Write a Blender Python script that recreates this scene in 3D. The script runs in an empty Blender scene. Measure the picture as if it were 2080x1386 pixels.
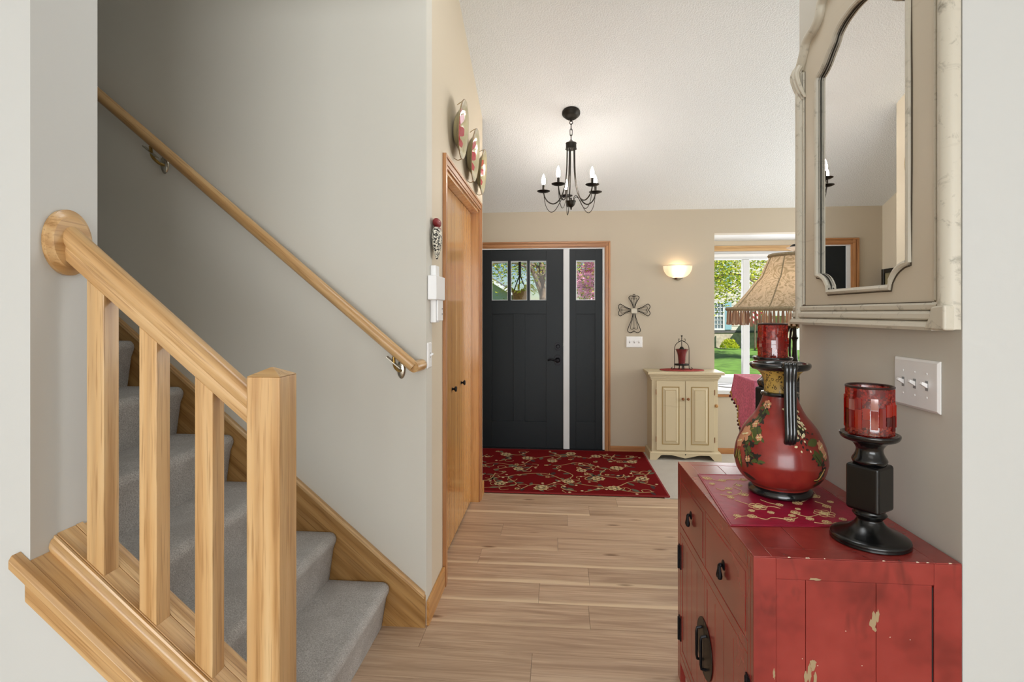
import bpy, bmesh, math, random
from math import pi, sin, cos, tan, atan2, sqrt, radians
from mathutils import Vector, Matrix

random.seed(7)
SC = bpy.context.scene
COL = SC.collection

# ------------------------------------------------------------------ camera
cam_data = bpy.data.cameras.new('camera')
cam = bpy.data.objects.new('camera', cam_data)
COL.objects.link(cam)
cam_data.sensor_width = 36.0
cam_data.lens = 36.0 * 1080 / 2080
cam_data.shift_y = -57.0 / 2080
cam_data.clip_start = 0.02
cam_data.clip_end = 300
cam.location = (0, 0, 1.41)
cam.rotation_euler = (pi / 2, 0, math.atan(95 / 1080))
SC.camera = cam

# ------------------------------------------------------------------ view, world, sun, large lights
SC.view_settings.view_transform = 'Standard'
SC.view_settings.look = 'None'
SC.view_settings.gamma = 1.0
SC.view_settings.use_curve_mapping = False
SC.view_settings.exposure = 0.0
try:
    SC.cycles.max_bounces = 10
    SC.cycles.diffuse_bounces = 5
    SC.cycles.glossy_bounces = 4
    SC.cycles.transparent_max_bounces = 12
    SC.cycles.caustics_reflective = False
    SC.cycles.caustics_refractive = False
    SC.cycles.sample_clamp_indirect = 6.0
    SC.cycles.use_denoising = True
except Exception:
    pass

world = bpy.data.worlds.new('world')
SC.world = world
world.use_nodes = True
wn = world.node_tree
wn.nodes.clear()
sky = wn.nodes.new('ShaderNodeTexSky')
sky.sky_type = 'NISHITA'
sky.sun_disc = False
sky.sun_elevation = radians(52)
sky.sun_rotation = radians(135)
sky.air_density = 1.0
sky.dust_density = 0.2
sky.ozone_density = 2.0
bgn = wn.nodes.new('ShaderNodeBackground')
bgn.inputs['Strength'].default_value = 0.085
won = wn.nodes.new('ShaderNodeOutputWorld')
hsv = wn.nodes.new('ShaderNodeHueSaturation')
hsv.inputs['Saturation'].default_value = 1.5
hsv.inputs['Hue'].default_value = 0.515
wn.links.new(sky.outputs[0], hsv.inputs['Color'])
wn.links.new(hsv.outputs[0], bgn.inputs[0])
wn.links.new(bgn.outputs[0], won.inputs[0])

def lamp(name, kind, loc, target, energy, color=(1, 1, 1), size=(1, 1), angle=None):
    d = bpy.data.lights.new(name, kind)
    o = bpy.data.objects.new(name, d)
    COL.objects.link(o)
    d.energy = energy
    d.color = color
    if kind == 'AREA':
        d.shape = 'RECTANGLE'
        d.size, d.size_y = size
    if angle is not None:
        d.angle = angle
    o.location = loc
    dirv = Vector(target) - Vector(loc)
    o.rotation_euler = dirv.to_track_quat('-Z', 'Y').to_euler()
    return o

lamp('sun', 'SUN', (14, -14, 20), (0, 0, 1), 7.6, (1.0, 0.96, 0.88), angle=radians(0.6))
# added area lamp for assumed daylight from behind the camera, no doors built
lamp('added_rear_daylight', 'AREA', (-0.1, -5.45, 1.45), (-0.1, 5, 1.40), 300, (0.91, 0.96, 1.0), (5.4, 2.4))
# area lamp added as an assumed side window; living room wall is solid
lamp('added_side_daylight', 'AREA', (4.35, 3.9, 1.6), (-1, 3.9, 1.6), 95, (0.98, 0.98, 0.97), (2.4, 1.7))
# daylight through the bay window
lamp('bay_daylight', 'AREA', (2.55, 6.3, 1.4), (1.6, 3.4, 0.9), 34, (0.95, 0.98, 1.0), (1.6, 1.2))
# added fill light over the room behind the camera, no fixture there
lamp('rear_room_fill', 'AREA', (0, -0.9, 2.7), (0, -0.6, 0), 8, (1.0, 0.98, 0.95), (1.4, 1.4))
# unseen fill added high under the vault to brighten the hall, no fixture
lamp('vault_fill', 'AREA', (0.1, 1.9, 3.55), (0.1, 2.3, 0), 12, (0.95, 0.98, 1.0), (0.9, 0.6))

# ------------------------------------------------------------------ materials
def lin(h):
    h = h.lstrip('#')
    out = []
    for i in (0, 2, 4):
        c = int(h[i:i + 2], 16) / 255
        out.append(c / 12.92 if c <= 0.04045 else ((c + 0.055) / 1.055) ** 2.4)
    return (*out, 1.0)

class NT:
    def __init__(s, name):
        s.m = bpy.data.materials.new(name)
        s.m.use_nodes = True
        s.t = s.m.node_tree
        s.b = s.t.nodes['Principled BSDF']
        s.out = s.t.nodes['Material Output']
    def n(s, ty, **kw):
        nd = s.t.nodes.new('ShaderNode' + ty)
        for k, v in kw.items():
            if k in nd.inputs:
                nd.inputs[k].default_value = v
            else:
                setattr(nd, k, v)
        return nd
    def l(s, a, b):
        s.t.links.new(a, b)
    def coords(s, scale=(1, 1, 1), rot=(0, 0, 0), rand=False, kind='Object'):
        tc = s.n('TexCoord')
        v = tc.outputs[kind]
        mp = s.n('Mapping')
        mp.inputs['Scale'].default_value = scale
        if rot != (0, 0, 0):
            mr = s.n('Mapping')
            mr.inputs['Rotation'].default_value = rot
            s.l(v, mr.inputs['Vector'])
            v = mr.outputs[0]
        if rand:
            oi = s.n('ObjectInfo')
            mm = s.n('Math', operation='MULTIPLY')
            mm.inputs[1].default_value = 57.0
            s.l(oi.outputs['Random'], mm.inputs[0])
            ad = s.n('VectorMath', operation='ADD')
            s.l(v, ad.inputs[0])
            s.l(mm.outputs[0], ad.inputs[1])
            v = ad.outputs[0]
        s.l(v, mp.inputs['Vector'])
        return mp.outputs[0]
    def ramp(s, fac, stops):
        r = s.n('ValToRGB')
        el = r.color_ramp.elements
        while len(el) < len(stops):
            el.new(0.5)
        for e, (p, c) in zip(el, stops):
            e.position = p
            e.color = c if not isinstance(c, str) else lin(c)
        s.l(fac, r.inputs[0])
        return r.outputs[0]
    def mix(s, fac, a, b, mode='MIX'):
        m = s.n('MixRGB', blend_type=mode)
        for inp, v in ((m.inputs[0], fac), (m.inputs[1], a), (m.inputs[2], b)):
            if isinstance(v, (int, float)):
                inp.default_value = v
            elif isinstance(v, str):
                inp.default_value = lin(v)
            elif isinstance(v, tuple):
                inp.default_value = v
            else:
                s.l(v, inp)
        return m.outputs[0]
    def noise(s, vec, scale, detail=3, rough=0.5, dist=0.0):
        nn = s.n('TexNoise')
        nn.inputs['Scale'].default_value = scale
        nn.inputs['Detail'].default_value = detail
        nn.inputs['Roughness'].default_value = rough
        nn.inputs['Distortion'].default_value = dist
        if vec is not None:
            s.l(vec, nn.inputs['Vector'])
        return nn.outputs['Fac']
    def bump(s, h, strength=0.2, dist=0.002):
        b = s.n('Bump')
        b.inputs['Strength'].default_value = strength
        b.inputs['Distance'].default_value = dist
        s.l(h, b.inputs['Height'])
        s.l(b.outputs[0], s.b.inputs['Normal'])
    def base(s, c):
        if isinstance(c, str):
            c = lin(c)
        if isinstance(c, tuple):
            s.b.inputs['Base Color'].default_value = c
        else:
            s.l(c, s.b.inputs['Base Color'])
    def set(s, rough=None, metal=None, spec=None, coat=None):
        if rough is not None: s.b.inputs['Roughness'].default_value = rough
        if metal is not None: s.b.inputs['Metallic'].default_value = metal
        if spec is not None: s.b.inputs['Specular IOR Level'].default_value = spec
        if coat is not None:
            s.b.inputs['Coat Weight'].default_value = coat
            s.b.inputs['Coat Roughness'].default_value = 0.12

M = {}
def plain(name, c, rough=0.5, metal=0.0, spec=0.5, coat=None, var=0.0, bump=0.0, scale=40):
    k = NT(name)
    k.set(rough, metal, spec, coat)
    if var or bump:
        v = k.coords()
        f = k.noise(v, scale, 4)
        if var:
            dk = tuple(x * (1 - var) for x in lin(c)[:3]) + (1,)
            lt = tuple(min(1, x * (1 + var)) for x in lin(c)[:3]) + (1,)
            k.base(k.ramp(f, [(0.3, dk), (0.7, lt)]))
        else:
            k.base(c)
        if bump:
            k.bump(f, bump, 0.002)
    else:
        k.base(c)
    M[name] = k.m
    return k.m

def wall_paint(name, c):
    k = NT(name)
    k.base(c)
    k.set(0.62, spec=0.3)
    k.bump(k.noise(k.coords(), 260, 3), 0.12, 0.0008)
    M[name] = k.m

def wood(name, light, mid, dark, axis, rough=0.35, fine=1.0, coat=0.25, rot=(0, 0, 0), rand=True, var=0.10):
    """grain runs along the given axis of the object's own space"""
    k = NT(name)
    k.set(rough, coat=coat)
    ix = 'XYZ'.index(axis)
    sc = [14 * fine] * 3
    sc[ix] = 0.9 * fine
    v = k.coords(tuple(sc), rot, rand)
    f1 = k.noise(v, 1.0, 3, 0.55, 1.6)
    wv = k.n('TexWave', wave_type='RINGS', rings_direction='XYZ'[ix])
    k.l(v, wv.inputs['Vector'])
    wv.inputs['Scale'].default_value = 0.55
    wv.inputs['Distortion'].default_value = 9.0
    wv.inputs['Detail'].default_value = 2.0
    wv.inputs['Detail Scale'].default_value = 0.7
    c1 = k.ramp(f1, [(0.25, light), (0.55, mid), (0.8, dark)])
    c2 = k.mix(0.32, c1, k.ramp(wv.outputs['Fac'], [(0.0, dark), (0.35, mid), (1.0, light)]))
    sp = [170] * 3
    sp[ix] = 5
    pores = k.noise(k.coords(tuple(sp), rot, rand), 1.0, 2, 0.6)
    c3 = k.mix(k.ramp(pores, [(0.30, (0.62,) * 3 + (1,)), (0.47, (0, 0, 0, 1))]), c2, dark)
    if rand and var:
        oi = k.n('ObjectInfo')
        c3 = k.mix(1.0, c3, k.ramp(oi.outputs['Random'], [(0, (1 - var,) * 3 + (1,)), (1, (1, 1, 1, 1))]), 'MULTIPLY')
    k.base(c3)
    k.bump(pores, 0.08, 0.0006)
    M[name] = k.m

SL = 0.838                                  # slope of the stair
SANG = math.atan(SL)
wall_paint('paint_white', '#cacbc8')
wall_paint('paint_greige', '#cecbc1')
wall_paint('paint_tan', '#cec2ad')
wall_paint('paint_tan_dim', '#beb3a0')  # same paint as tan; the far wall's dimmer light is put into the colour
OAKC = ('#dcbb8a', '#cda26c', '#9a6f3e')
wood('oak_x', *OAKC, 'X')
wood('oak_y', *OAKC, 'Y')
wood('oak_z', *OAKC, 'Z')
wood('oak_slope', *OAKC, 'X', rot=(0, -SANG, 0))
DOAK = ('#c4905f', '#b27a48', '#875430')
wood('trim_x', *DOAK, 'X', 0.4)
wood('trim_z', *DOAK, 'Z', 0.4)
wood('skirt_oak', '#c79f66', '#b3864c', '#7f5526', 'X', 0.4, 0.9, rot=(0, -SANG, 0))
wood('closet_oak', '#d9a768', '#cb9656', '#b07a42', 'Z', 0.24, 0.8, 0.55)
M['closet_oak'].node_tree.nodes['Principled BSDF'].inputs['Coat Roughness'].default_value = 0.10
wood('pine_y', '#cf9c60', '#c08948', '#9a672e', 'Y', 0.4)

def floor_mat():
    k = NT('vinyl_plank')
    k.set(0.38, spec=0.4)
    v = k.coords((0.9, 9, 9), rand=True)
    f1 = k.noise(v, 1.0, 4, 0.55, 2.2)
    v2 = k.coords((2.2, 120, 120), rand=True)
    f2 = k.noise(v2, 1.0, 3, 0.6, 0.6)
    base = k.ramp(f1, [(0.28, '#d5bca2'), (0.5, '#c4a88d'), (0.68, '#ac9078'), (0.85, '#876d58')])
    c = k.mix(k.ramp(f2, [(0.40, (0.0,) * 3 + (1,)), (0.66, (0.62,) * 3 + (1,))]), base, '#9a7f67')
    # pale sapwood along one edge of some planks
    tc = k.n('TexCoord')
    sx = k.n('SeparateXYZ')
    k.l(tc.outputs['Generated'], sx.inputs[0])
    wob = k.noise(k.coords((1.2, 0, 0), rand=True), 1.0, 2)
    ad = k.n('Math', operation='MULTIPLY_ADD')
    k.l(wob, ad.inputs[0])
    ad.inputs[1].default_value = 0.5
    k.l(sx.outputs['Y'], ad.inputs[2])
    oi = k.n('ObjectInfo')
    sel = k.ramp(oi.outputs['Random'], [(0.40, (0, 0, 0, 1)), (0.5, (0.9,) * 3 + (1,))])
    edge = k.ramp(ad.outputs[0], [(0.34, (1, 1, 1, 1)), (0.44, (0, 0, 0, 1))])
    fac = k.mix(1.0, edge, sel, 'MULTIPLY')
    c = k.mix(fac, c, '#dfc8a8')
    # knots
    vr = k.n('TexVoronoi')
    vr.inputs['Scale'].default_value = 1.0
    k.l(k.coords((2.6, 9, 9), rand=True), vr.inputs['Vector'])
    kn = k.ramp(vr.outputs['Distance'], [(0.05, (0.85,) * 3 + (1,)), (0.15, (0, 0, 0, 1))])
    c = k.mix(kn, c, '#6e4f38')
    oi2 = k.ramp(oi.outputs['Random'], [(0, (0.88, 0.87, 0.86, 1)), (0.5, (1, 1, 1, 1)), (1, (0.93, 0.93, 0.94, 1))])
    c = k.mix(1.0, c, oi2, 'MULTIPLY')
    k.base(c)
    k.bump(f2, 0.06, 0.0005)
    M['vinyl_plank'] = k.m
floor_mat()

def ceiling_mat():
    k = NT('knockdown_ceiling')
    k.base('#edf1f3')
    k.set(0.85, spec=0.15)
    v = k.coords()
    f = k.noise(v, 105, 3, 0.6)
    k.bump(k.ramp(f, [(0.4, (0, 0, 0, 1)), (0.62, (1, 1, 1, 1))]), 0.55, 0.004)
    M['knockdown_ceiling'] = k.m
ceiling_mat()

def carpet_mat(name, a, b):
    k = NT(name)
    k.set(0.95, spec=0.05)
    v = k.coords()
    f = k.noise(v, 210, 4, 0.75)
    f2 = k.noise(v, 9, 3)
    c = k.ramp(f, [(0.3, a), (0.7, b)])
    c = k.mix(k.ramp(f2, [(0.35, (0.32,) * 3 + (1,)), (0.65, (0, 0, 0, 1))]), c, a)
    k.base(c)
    k.bump(f, 1.0, 0.006)
    k.b.inputs['Sheen Weight'].default_value = 0.3
    M[name] = k.m
carpet_mat('stair_carpet', '#8b867f', '#e9e6e2')
carpet_mat('room_carpet', '#b9b1a4', '#d2ccc0')

def red_lacquer():
    k = NT('red_lacquer')
    k.set(0.25, coat=0.3)
    v = k.coords()
    f = k.noise(v, 7, 3, 0.6)
    c = k.ramp(f, [(0.3, '#762621'), (0.5, '#90322c'), (0.75, '#9c3b34')])
    sm = k.noise(k.coords((9, 9, 4)), 1.0, 3, 0.6, 0.8)
    c = k.mix(k.ramp(sm, [(0.60, (0, 0, 0, 1)), (0.74, (0.62,) * 3 + (1,))]), c, '#3e1511')
    k.base(c)
    M['red_lacquer'] = k.m
red_lacquer()
plain('worn_wood', '#a08a68', 0.7)
plain('chip_white', '#e8d8c0', 0.7)

def distressed(name, light, dark, amount=0.62, rough=0.45, sc=6):
    k = NT(name)
    k.set(rough)
    v = k.coords()
    f = k.noise(v, sc, 5, 0.65, 0.6)
    f2 = k.noise(k.coords((3, 3, 30)), 1.0, 4, 0.7, 0.5)
    c = k.mix(k.ramp(f, [(amount, (0, 0, 0, 1)), (amount + 0.18, (0.75,) * 3 + (1,))]), light, dark)
    c = k.mix(k.ramp(f2, [(0.62, (0, 0, 0, 1)), (0.8, (0.4,) * 3 + (1,))]), c, dark)
    k.base(c)
    k.bump(f2, 0.1, 0.001)
    M[name] = k.m
distressed('mirror_paint', '#cdc3b0', '#988b74', 0.78)
distressed('mirror_bead', '#cac4b4', '#6d6656', 0.57, sc=30)
plain('glaze_brown', '#4b4133', 0.6)
distressed('cream_paint', '#cdbf9f', '#94805a', 0.66)
plain('cream_glaze', '#9c8350', 0.6)
plain('black_lacquer', '#070708', 0.18, coat=0.3)
distressed('black_rubbed', '#080808', '#3a1a18', 0.68, 0.24, 14)
plain('black_metal', '#17161a', 0.42, 0.6)
plain('bronze', '#2a2722', 0.42, 0.75)
plain('wrought_iron', '#1b1712', 0.5, 0.5)
plain('nickel', '#b9b4a6', 0.25, 1.0)
plain('brass', '#a88a4e', 0.3, 1.0)
plain('white_plastic', '#eeeeee', 0.35)
plain('white_frame', '#d6d8da', 0.45)
plain('slot_dark', '#1a1a1a', 0.8)
plain('gray_slot', '#8c8c8c', 0.7)
plain('door_black', '#10171b', 0.45, spec=0.3, var=0.08, bump=0.05, scale=60)
plain('copper_knob', '#8a5a36', 0.4, 0.2)
plain('wood_knob', '#b98a52', 0.5)

def glass_mat(name, tint=(1, 1, 1, 1), refl=0.10):
    k = NT(name)
    k.t.nodes.remove(k.b)
    tr = k.n('BsdfTransparent')
    tr.inputs['Color'].default_value = tint
    gl = k.n('BsdfGlossy')
    gl.inputs['Roughness'].default_value = 0.02
    mx = k.n('MixShader')
    lw = k.n('LayerWeight')
    lw.inputs['Blend'].default_value = 0.25
    mt = k.n('Math', operation='MULTIPLY')
    k.l(lw.outputs['Fresnel'], mt.inputs[0])
    mt.inputs[1].default_value = refl * 3
    k.l(mt.outputs[0], mx.inputs[0])
    k.l(tr.outputs[0], mx.inputs[1])
    k.l(gl.outputs[0], mx.inputs[2])
    k.l(mx.outputs[0], k.out.inputs[0])
    M[name] = k.m
glass_mat('window_glass')

def translucent_mat(name, c, rough=0.3, trans=0.5, tex=None, refl=0.08, emit=None, clear=None):
    k = NT(name)
    k.t.nodes.remove(k.b)
    df = k.n('BsdfDiffuse')
    tl = k.n('BsdfTranslucent')
    gl = k.n('BsdfGlossy')
    gl.inputs['Roughness'].default_value = rough
    col = lin(c) if isinstance(c, str) else c
    if tex:
        src = tex(k)
        k.l(src, df.inputs[0])
        k.l(src, tl.inputs[0])
    else:
        df.inputs[0].default_value = col
        tl.inputs[0].default_value = col
    m1 = k.n('MixShader')
    m1.inputs[0].default_value = trans
    k.l(df.outputs[0], m1.inputs[1])
    k.l(tl.outputs[0], m1.inputs[2])
    if clear:
        tp = k.n('BsdfTransparent')
        tp.inputs[0].default_value = lin(clear[0])
        mc = k.n('MixShader')
        mc.inputs[0].default_value = clear[1]
        k.l(m1.outputs[0], mc.inputs[1])
        k.l(tp.outputs[0], mc.inputs[2])
        m1 = mc
    m2 = k.n('MixShader')
    m2.inputs[0].default_value = refl
    k.l(m1.outputs[0], m2.inputs[1])
    k.l(gl.outputs[0], m2.inputs[2])
    last = m2.outputs[0]
    if emit:
        em = k.n('Emission')
        em.inputs[0].default_value = lin(emit[0])
        em.inputs[1].default_value = emit[1]
        ad = k.n('AddShader')
        k.l(last, ad.inputs[0])
        k.l(em.outputs[0], ad.inputs[1])
        last = ad.outputs[0]
    k.l(last, k.out.inputs[0])
    M[name] = k.m

def emission(name, c, s):
    k = NT(name)
    k.t.nodes.remove(k.b)
    e = k.n('Emission')
    e.inputs[0].default_value = lin(c)
    e.inputs[1].default_value = s
    k.l(e.outputs[0], k.out.inputs[0])
    M[name] = k.m

emission('candle_bulb', '#fff2e6', 130.0)
emission('sconce_bulb', '#ffdcae', 60.0)
emission('lamp_bulb', '#ffe4c8', 62.0)
translucent_mat('sconce_glass', '#fff6e6', 0.2, 0.65, refl=0.06, emit=('#fff0dc', 0.12))
def damask(k):
    v = k.coords((1, 1, 1))
    a = k.noise(v, 11.0, 1.0, 0.4, 2.6)
    b = k.noise(v, 19.0, 1.0, 0.4, 3.2)
    ra = k.ramp(a, [(0.40, (0, 0, 0, 1)), (0.43, (1, 1, 1, 1)), (0.47, (1, 1, 1, 1)), (0.50, (0, 0, 0, 1)), (0.58, (0, 0, 0, 1)), (0.60, (.8,) * 3 + (1,)), (0.66, (.8,) * 3 + (1,)), (0.68, (0, 0, 0, 1))])
    rb = k.ramp(b, [(0.5, (0, 0, 0, 1)), (0.56, (.5,) * 3 + (1,))])
    return k.mix(k.mix(0.35, ra, rb), '#d2c3aa', '#9b8a6a')
translucent_mat('shade_fabric', '#d0b890', 0.6, 0.42, tex=damask, refl=0.03)
plain('shade_trim', '#9c8f74', 0.8, var=0.2, scale=120)
def fringe_col(k):
    v = k.coords((70, 70, 2))
    return k.ramp(k.noise(v, 1, 2), [(0.35, '#8f6a58'), (0.5, '#bc9c84'), (0.65, '#e0cbb0')])
translucent_mat('fringe', '#b58a66', 0.6, 0.4, tex=fringe_col, refl=0.02)

def red_glass(k):
    vr = k.n('TexVoronoi', feature='DISTANCE_TO_EDGE')
    vr.inputs['Scale'].default_value = 150
    k.l(k.coords(), vr.inputs['Vector'])
    vc = k.n('TexVoronoi')
    vc.inputs['Scale'].default_value = 150
    k.l(k.coords(), vc.inputs['Vector'])
    col = k.ramp(vc.outputs['Color'], [(0.2, '#8a1510'), (0.5, '#d03020'), (0.8, '#ff6a48')])
    return k.mix(k.ramp(vr.outputs['Distance'], [(0.03, (1, 1, 1, 1)), (0.07, (0, 0, 0, 1))]), col, '#2a0806')
translucent_mat('red_crackle', '#b01a14', 0.08, 0.75, tex=red_glass, refl=0.10, clear=('#ff8872', 0.48))
translucent_mat('red_tile_a', '#d02a1c', 0.05, 0.78, refl=0.10, clear=('#ff8672', 0.48))
translucent_mat('red_tile_b', '#f0563a', 0.05, 0.78, refl=0.10, clear=('#ffab98', 0.48))
translucent_mat('red_tile_c', '#8a1210', 0.05, 0.75, refl=0.10, clear=('#e8675c', 0.48))
translucent_mat('red_tile_d', '#f0a898', 0.05, 0.7, refl=0.16, clear=('#ffd8cc', 0.48))
plain('cup_rim', '#2a0c0a', 0.3)
plain('ruby_glass', '#6a0d18', 0.12, coat=0.5)

def mirror_mat():
    k = NT('mirror_glass')
    k.base((0.93, 0.94, 0.94, 1))
    k.set(0.0, 1.0)
    M['mirror_glass'] = k.m
mirror_mat()

def vase_red():
    k = NT('vase_red')
    k.set(0.32, coat=0.35)
    v = k.coords()
    f = k.noise(v, 9, 4, 0.6)
    k.base(k.ramp(f, [(0.3, '#6e1d18'), (0.55, '#8f2c24'), (0.8, '#a03a2c')]))
    M['vase_red'] = k.m
    k = NT('leopard_gold')
    k.set(0.45, coat=0.2)
    v = k.coords((1, 1, 0.9))
    vr = k.n('TexVoronoi')
    vr.inputs['Scale'].default_value = 95
    k.l(v, vr.inputs['Vector'])
    rg = k.ramp(vr.outputs['Distance'], [(0.22, (0, 0, 0, 1)), (0.28, (1, 1, 1, 1)), (0.38, (1, 1, 1, 1)), (0.46, (0, 0, 0, 1))])
    br = k.ramp(k.noise(v, 110, 2), [(0.36, (0, 0, 0, 1)), (0.46, (1, 1, 1, 1))])
    k.base(k.mix(k.mix(1.0, rg, br, 'MULTIPLY'), '#b59448', '#3a2a12'))
    M['leopard_gold'] = k.m
vase_red()
plain('vase_black', '#0e1214', 0.2, coat=0.5)
plain('paint_leaf', '#4a5426', 0.4)
plain('paint_leaf_dark', '#26211a', 0.4)
plain('paint_petal', '#c98f6c', 0.4)
plain('paint_gold', '#bd9a4e', 0.4)
plain('paint_cream', '#e2d6ac', 0.5)

def rug_mat():
    k = NT('rug_pile')
    k.set(0.95, spec=0.05)
    f = k.noise(k.coords(), 260, 3, 0.7)
    k.base(k.ramp(f, [(0.3, '#4e0b0f'), (0.7, '#7e171a')]))
    k.bump(f, 0.6, 0.003)
    M['rug_pile'] = k.m
rug_mat()
plain('rug_gold', '#b39565', 0.9)
plain('rug_cream', '#d0bd93', 0.9)
plain('rug_green', '#4d4c3a', 0.9)
plain('rug_dark', '#2d0d10', 0.9)
plain('rug_border', '#7d1518', 0.9)
plain('runner_silk', '#9b0f35', 0.42, var=0.12, bump=0.3, scale=35)
plain('runner_thread', '#d8c08c', 0.5)
plain('pink_cloth', '#d0708e', 0.7, var=0.25, scale=90)
plain('dark_red_fringe', '#4a1420', 0.8)
plain('mat_red', '#9c3a36', 0.8, var=0.3, scale=150)
plain('console_black', '#1c1416', 0.35, coat=0.2)
def plate_mat():
    k = NT('plate_glaze')
    k.set(0.12, coat=0.6)
    f = k.noise(k.coords(), 8, 3, 0.5, 0.5)
    k.base(k.ramp(f, [(0.35, '#a29a74'), (0.65, '#beb48c')]))
    M['plate_glaze'] = k.m
plate_mat()
plain('plate_red', '#a3141a', 0.1, coat=0.7)
plain('plate_rim', '#7d5c30', 0.3)
def speckle():
    k = NT('speckle')
    k.set(0.6)
    f = k.noise(k.coords(), 120, 2, 0.5)
    k.base(k.ramp(f, [(0.46, '#161412'), (0.54, '#e0dccc')]))
    M['speckle'] = k.m
speckle()
plain('comb_red', '#7c1a1e', 0.5, var=0.2)
plain('picture_print', '#8d8262', 0.5, var=0.25, scale=9)
# outdoors
plain('grass', '#648c38', 0.9, var=0.35, scale=3.5)
plain('concrete', '#cfcdc8', 0.85, var=0.06, scale=3)
plain('asphalt', '#a9a8a6', 0.9)
plain('siding', '#c6c2b4', 0.7)
plain('siding_grey', '#c3c4c4', 0.7)
plain('stone_base', '#b6ab98', 0.9, var=0.25, scale=5)
plain('roof_shingle', '#5e5c5c', 0.9, var=0.2, scale=8)
plain('shutter_blue', '#86b0bd', 0.6)
plain('far_glass', '#6b7c86', 0.1)
plain('bark', '#7a6a58', 0.9, var=0.3, scale=14)
translucent_mat('leaf_yellow', '#c9cf3e', 0.5, 0.45, refl=0.03)
translucent_mat('leaf_green', '#6f8f2e', 0.5, 0.45, refl=0.03)
translucent_mat('blossom', '#f7b6d2', 0.5, 0.5, refl=0.02)
plain('coir', '#a8844e', 0.9, var=0.25, scale=50)
plain('flag_red', '#a8283a', 0.7)
plain('flag_white', '#e6e4e2', 0.7)
plain('flag_blue', '#2b3763', 0.7)

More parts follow.
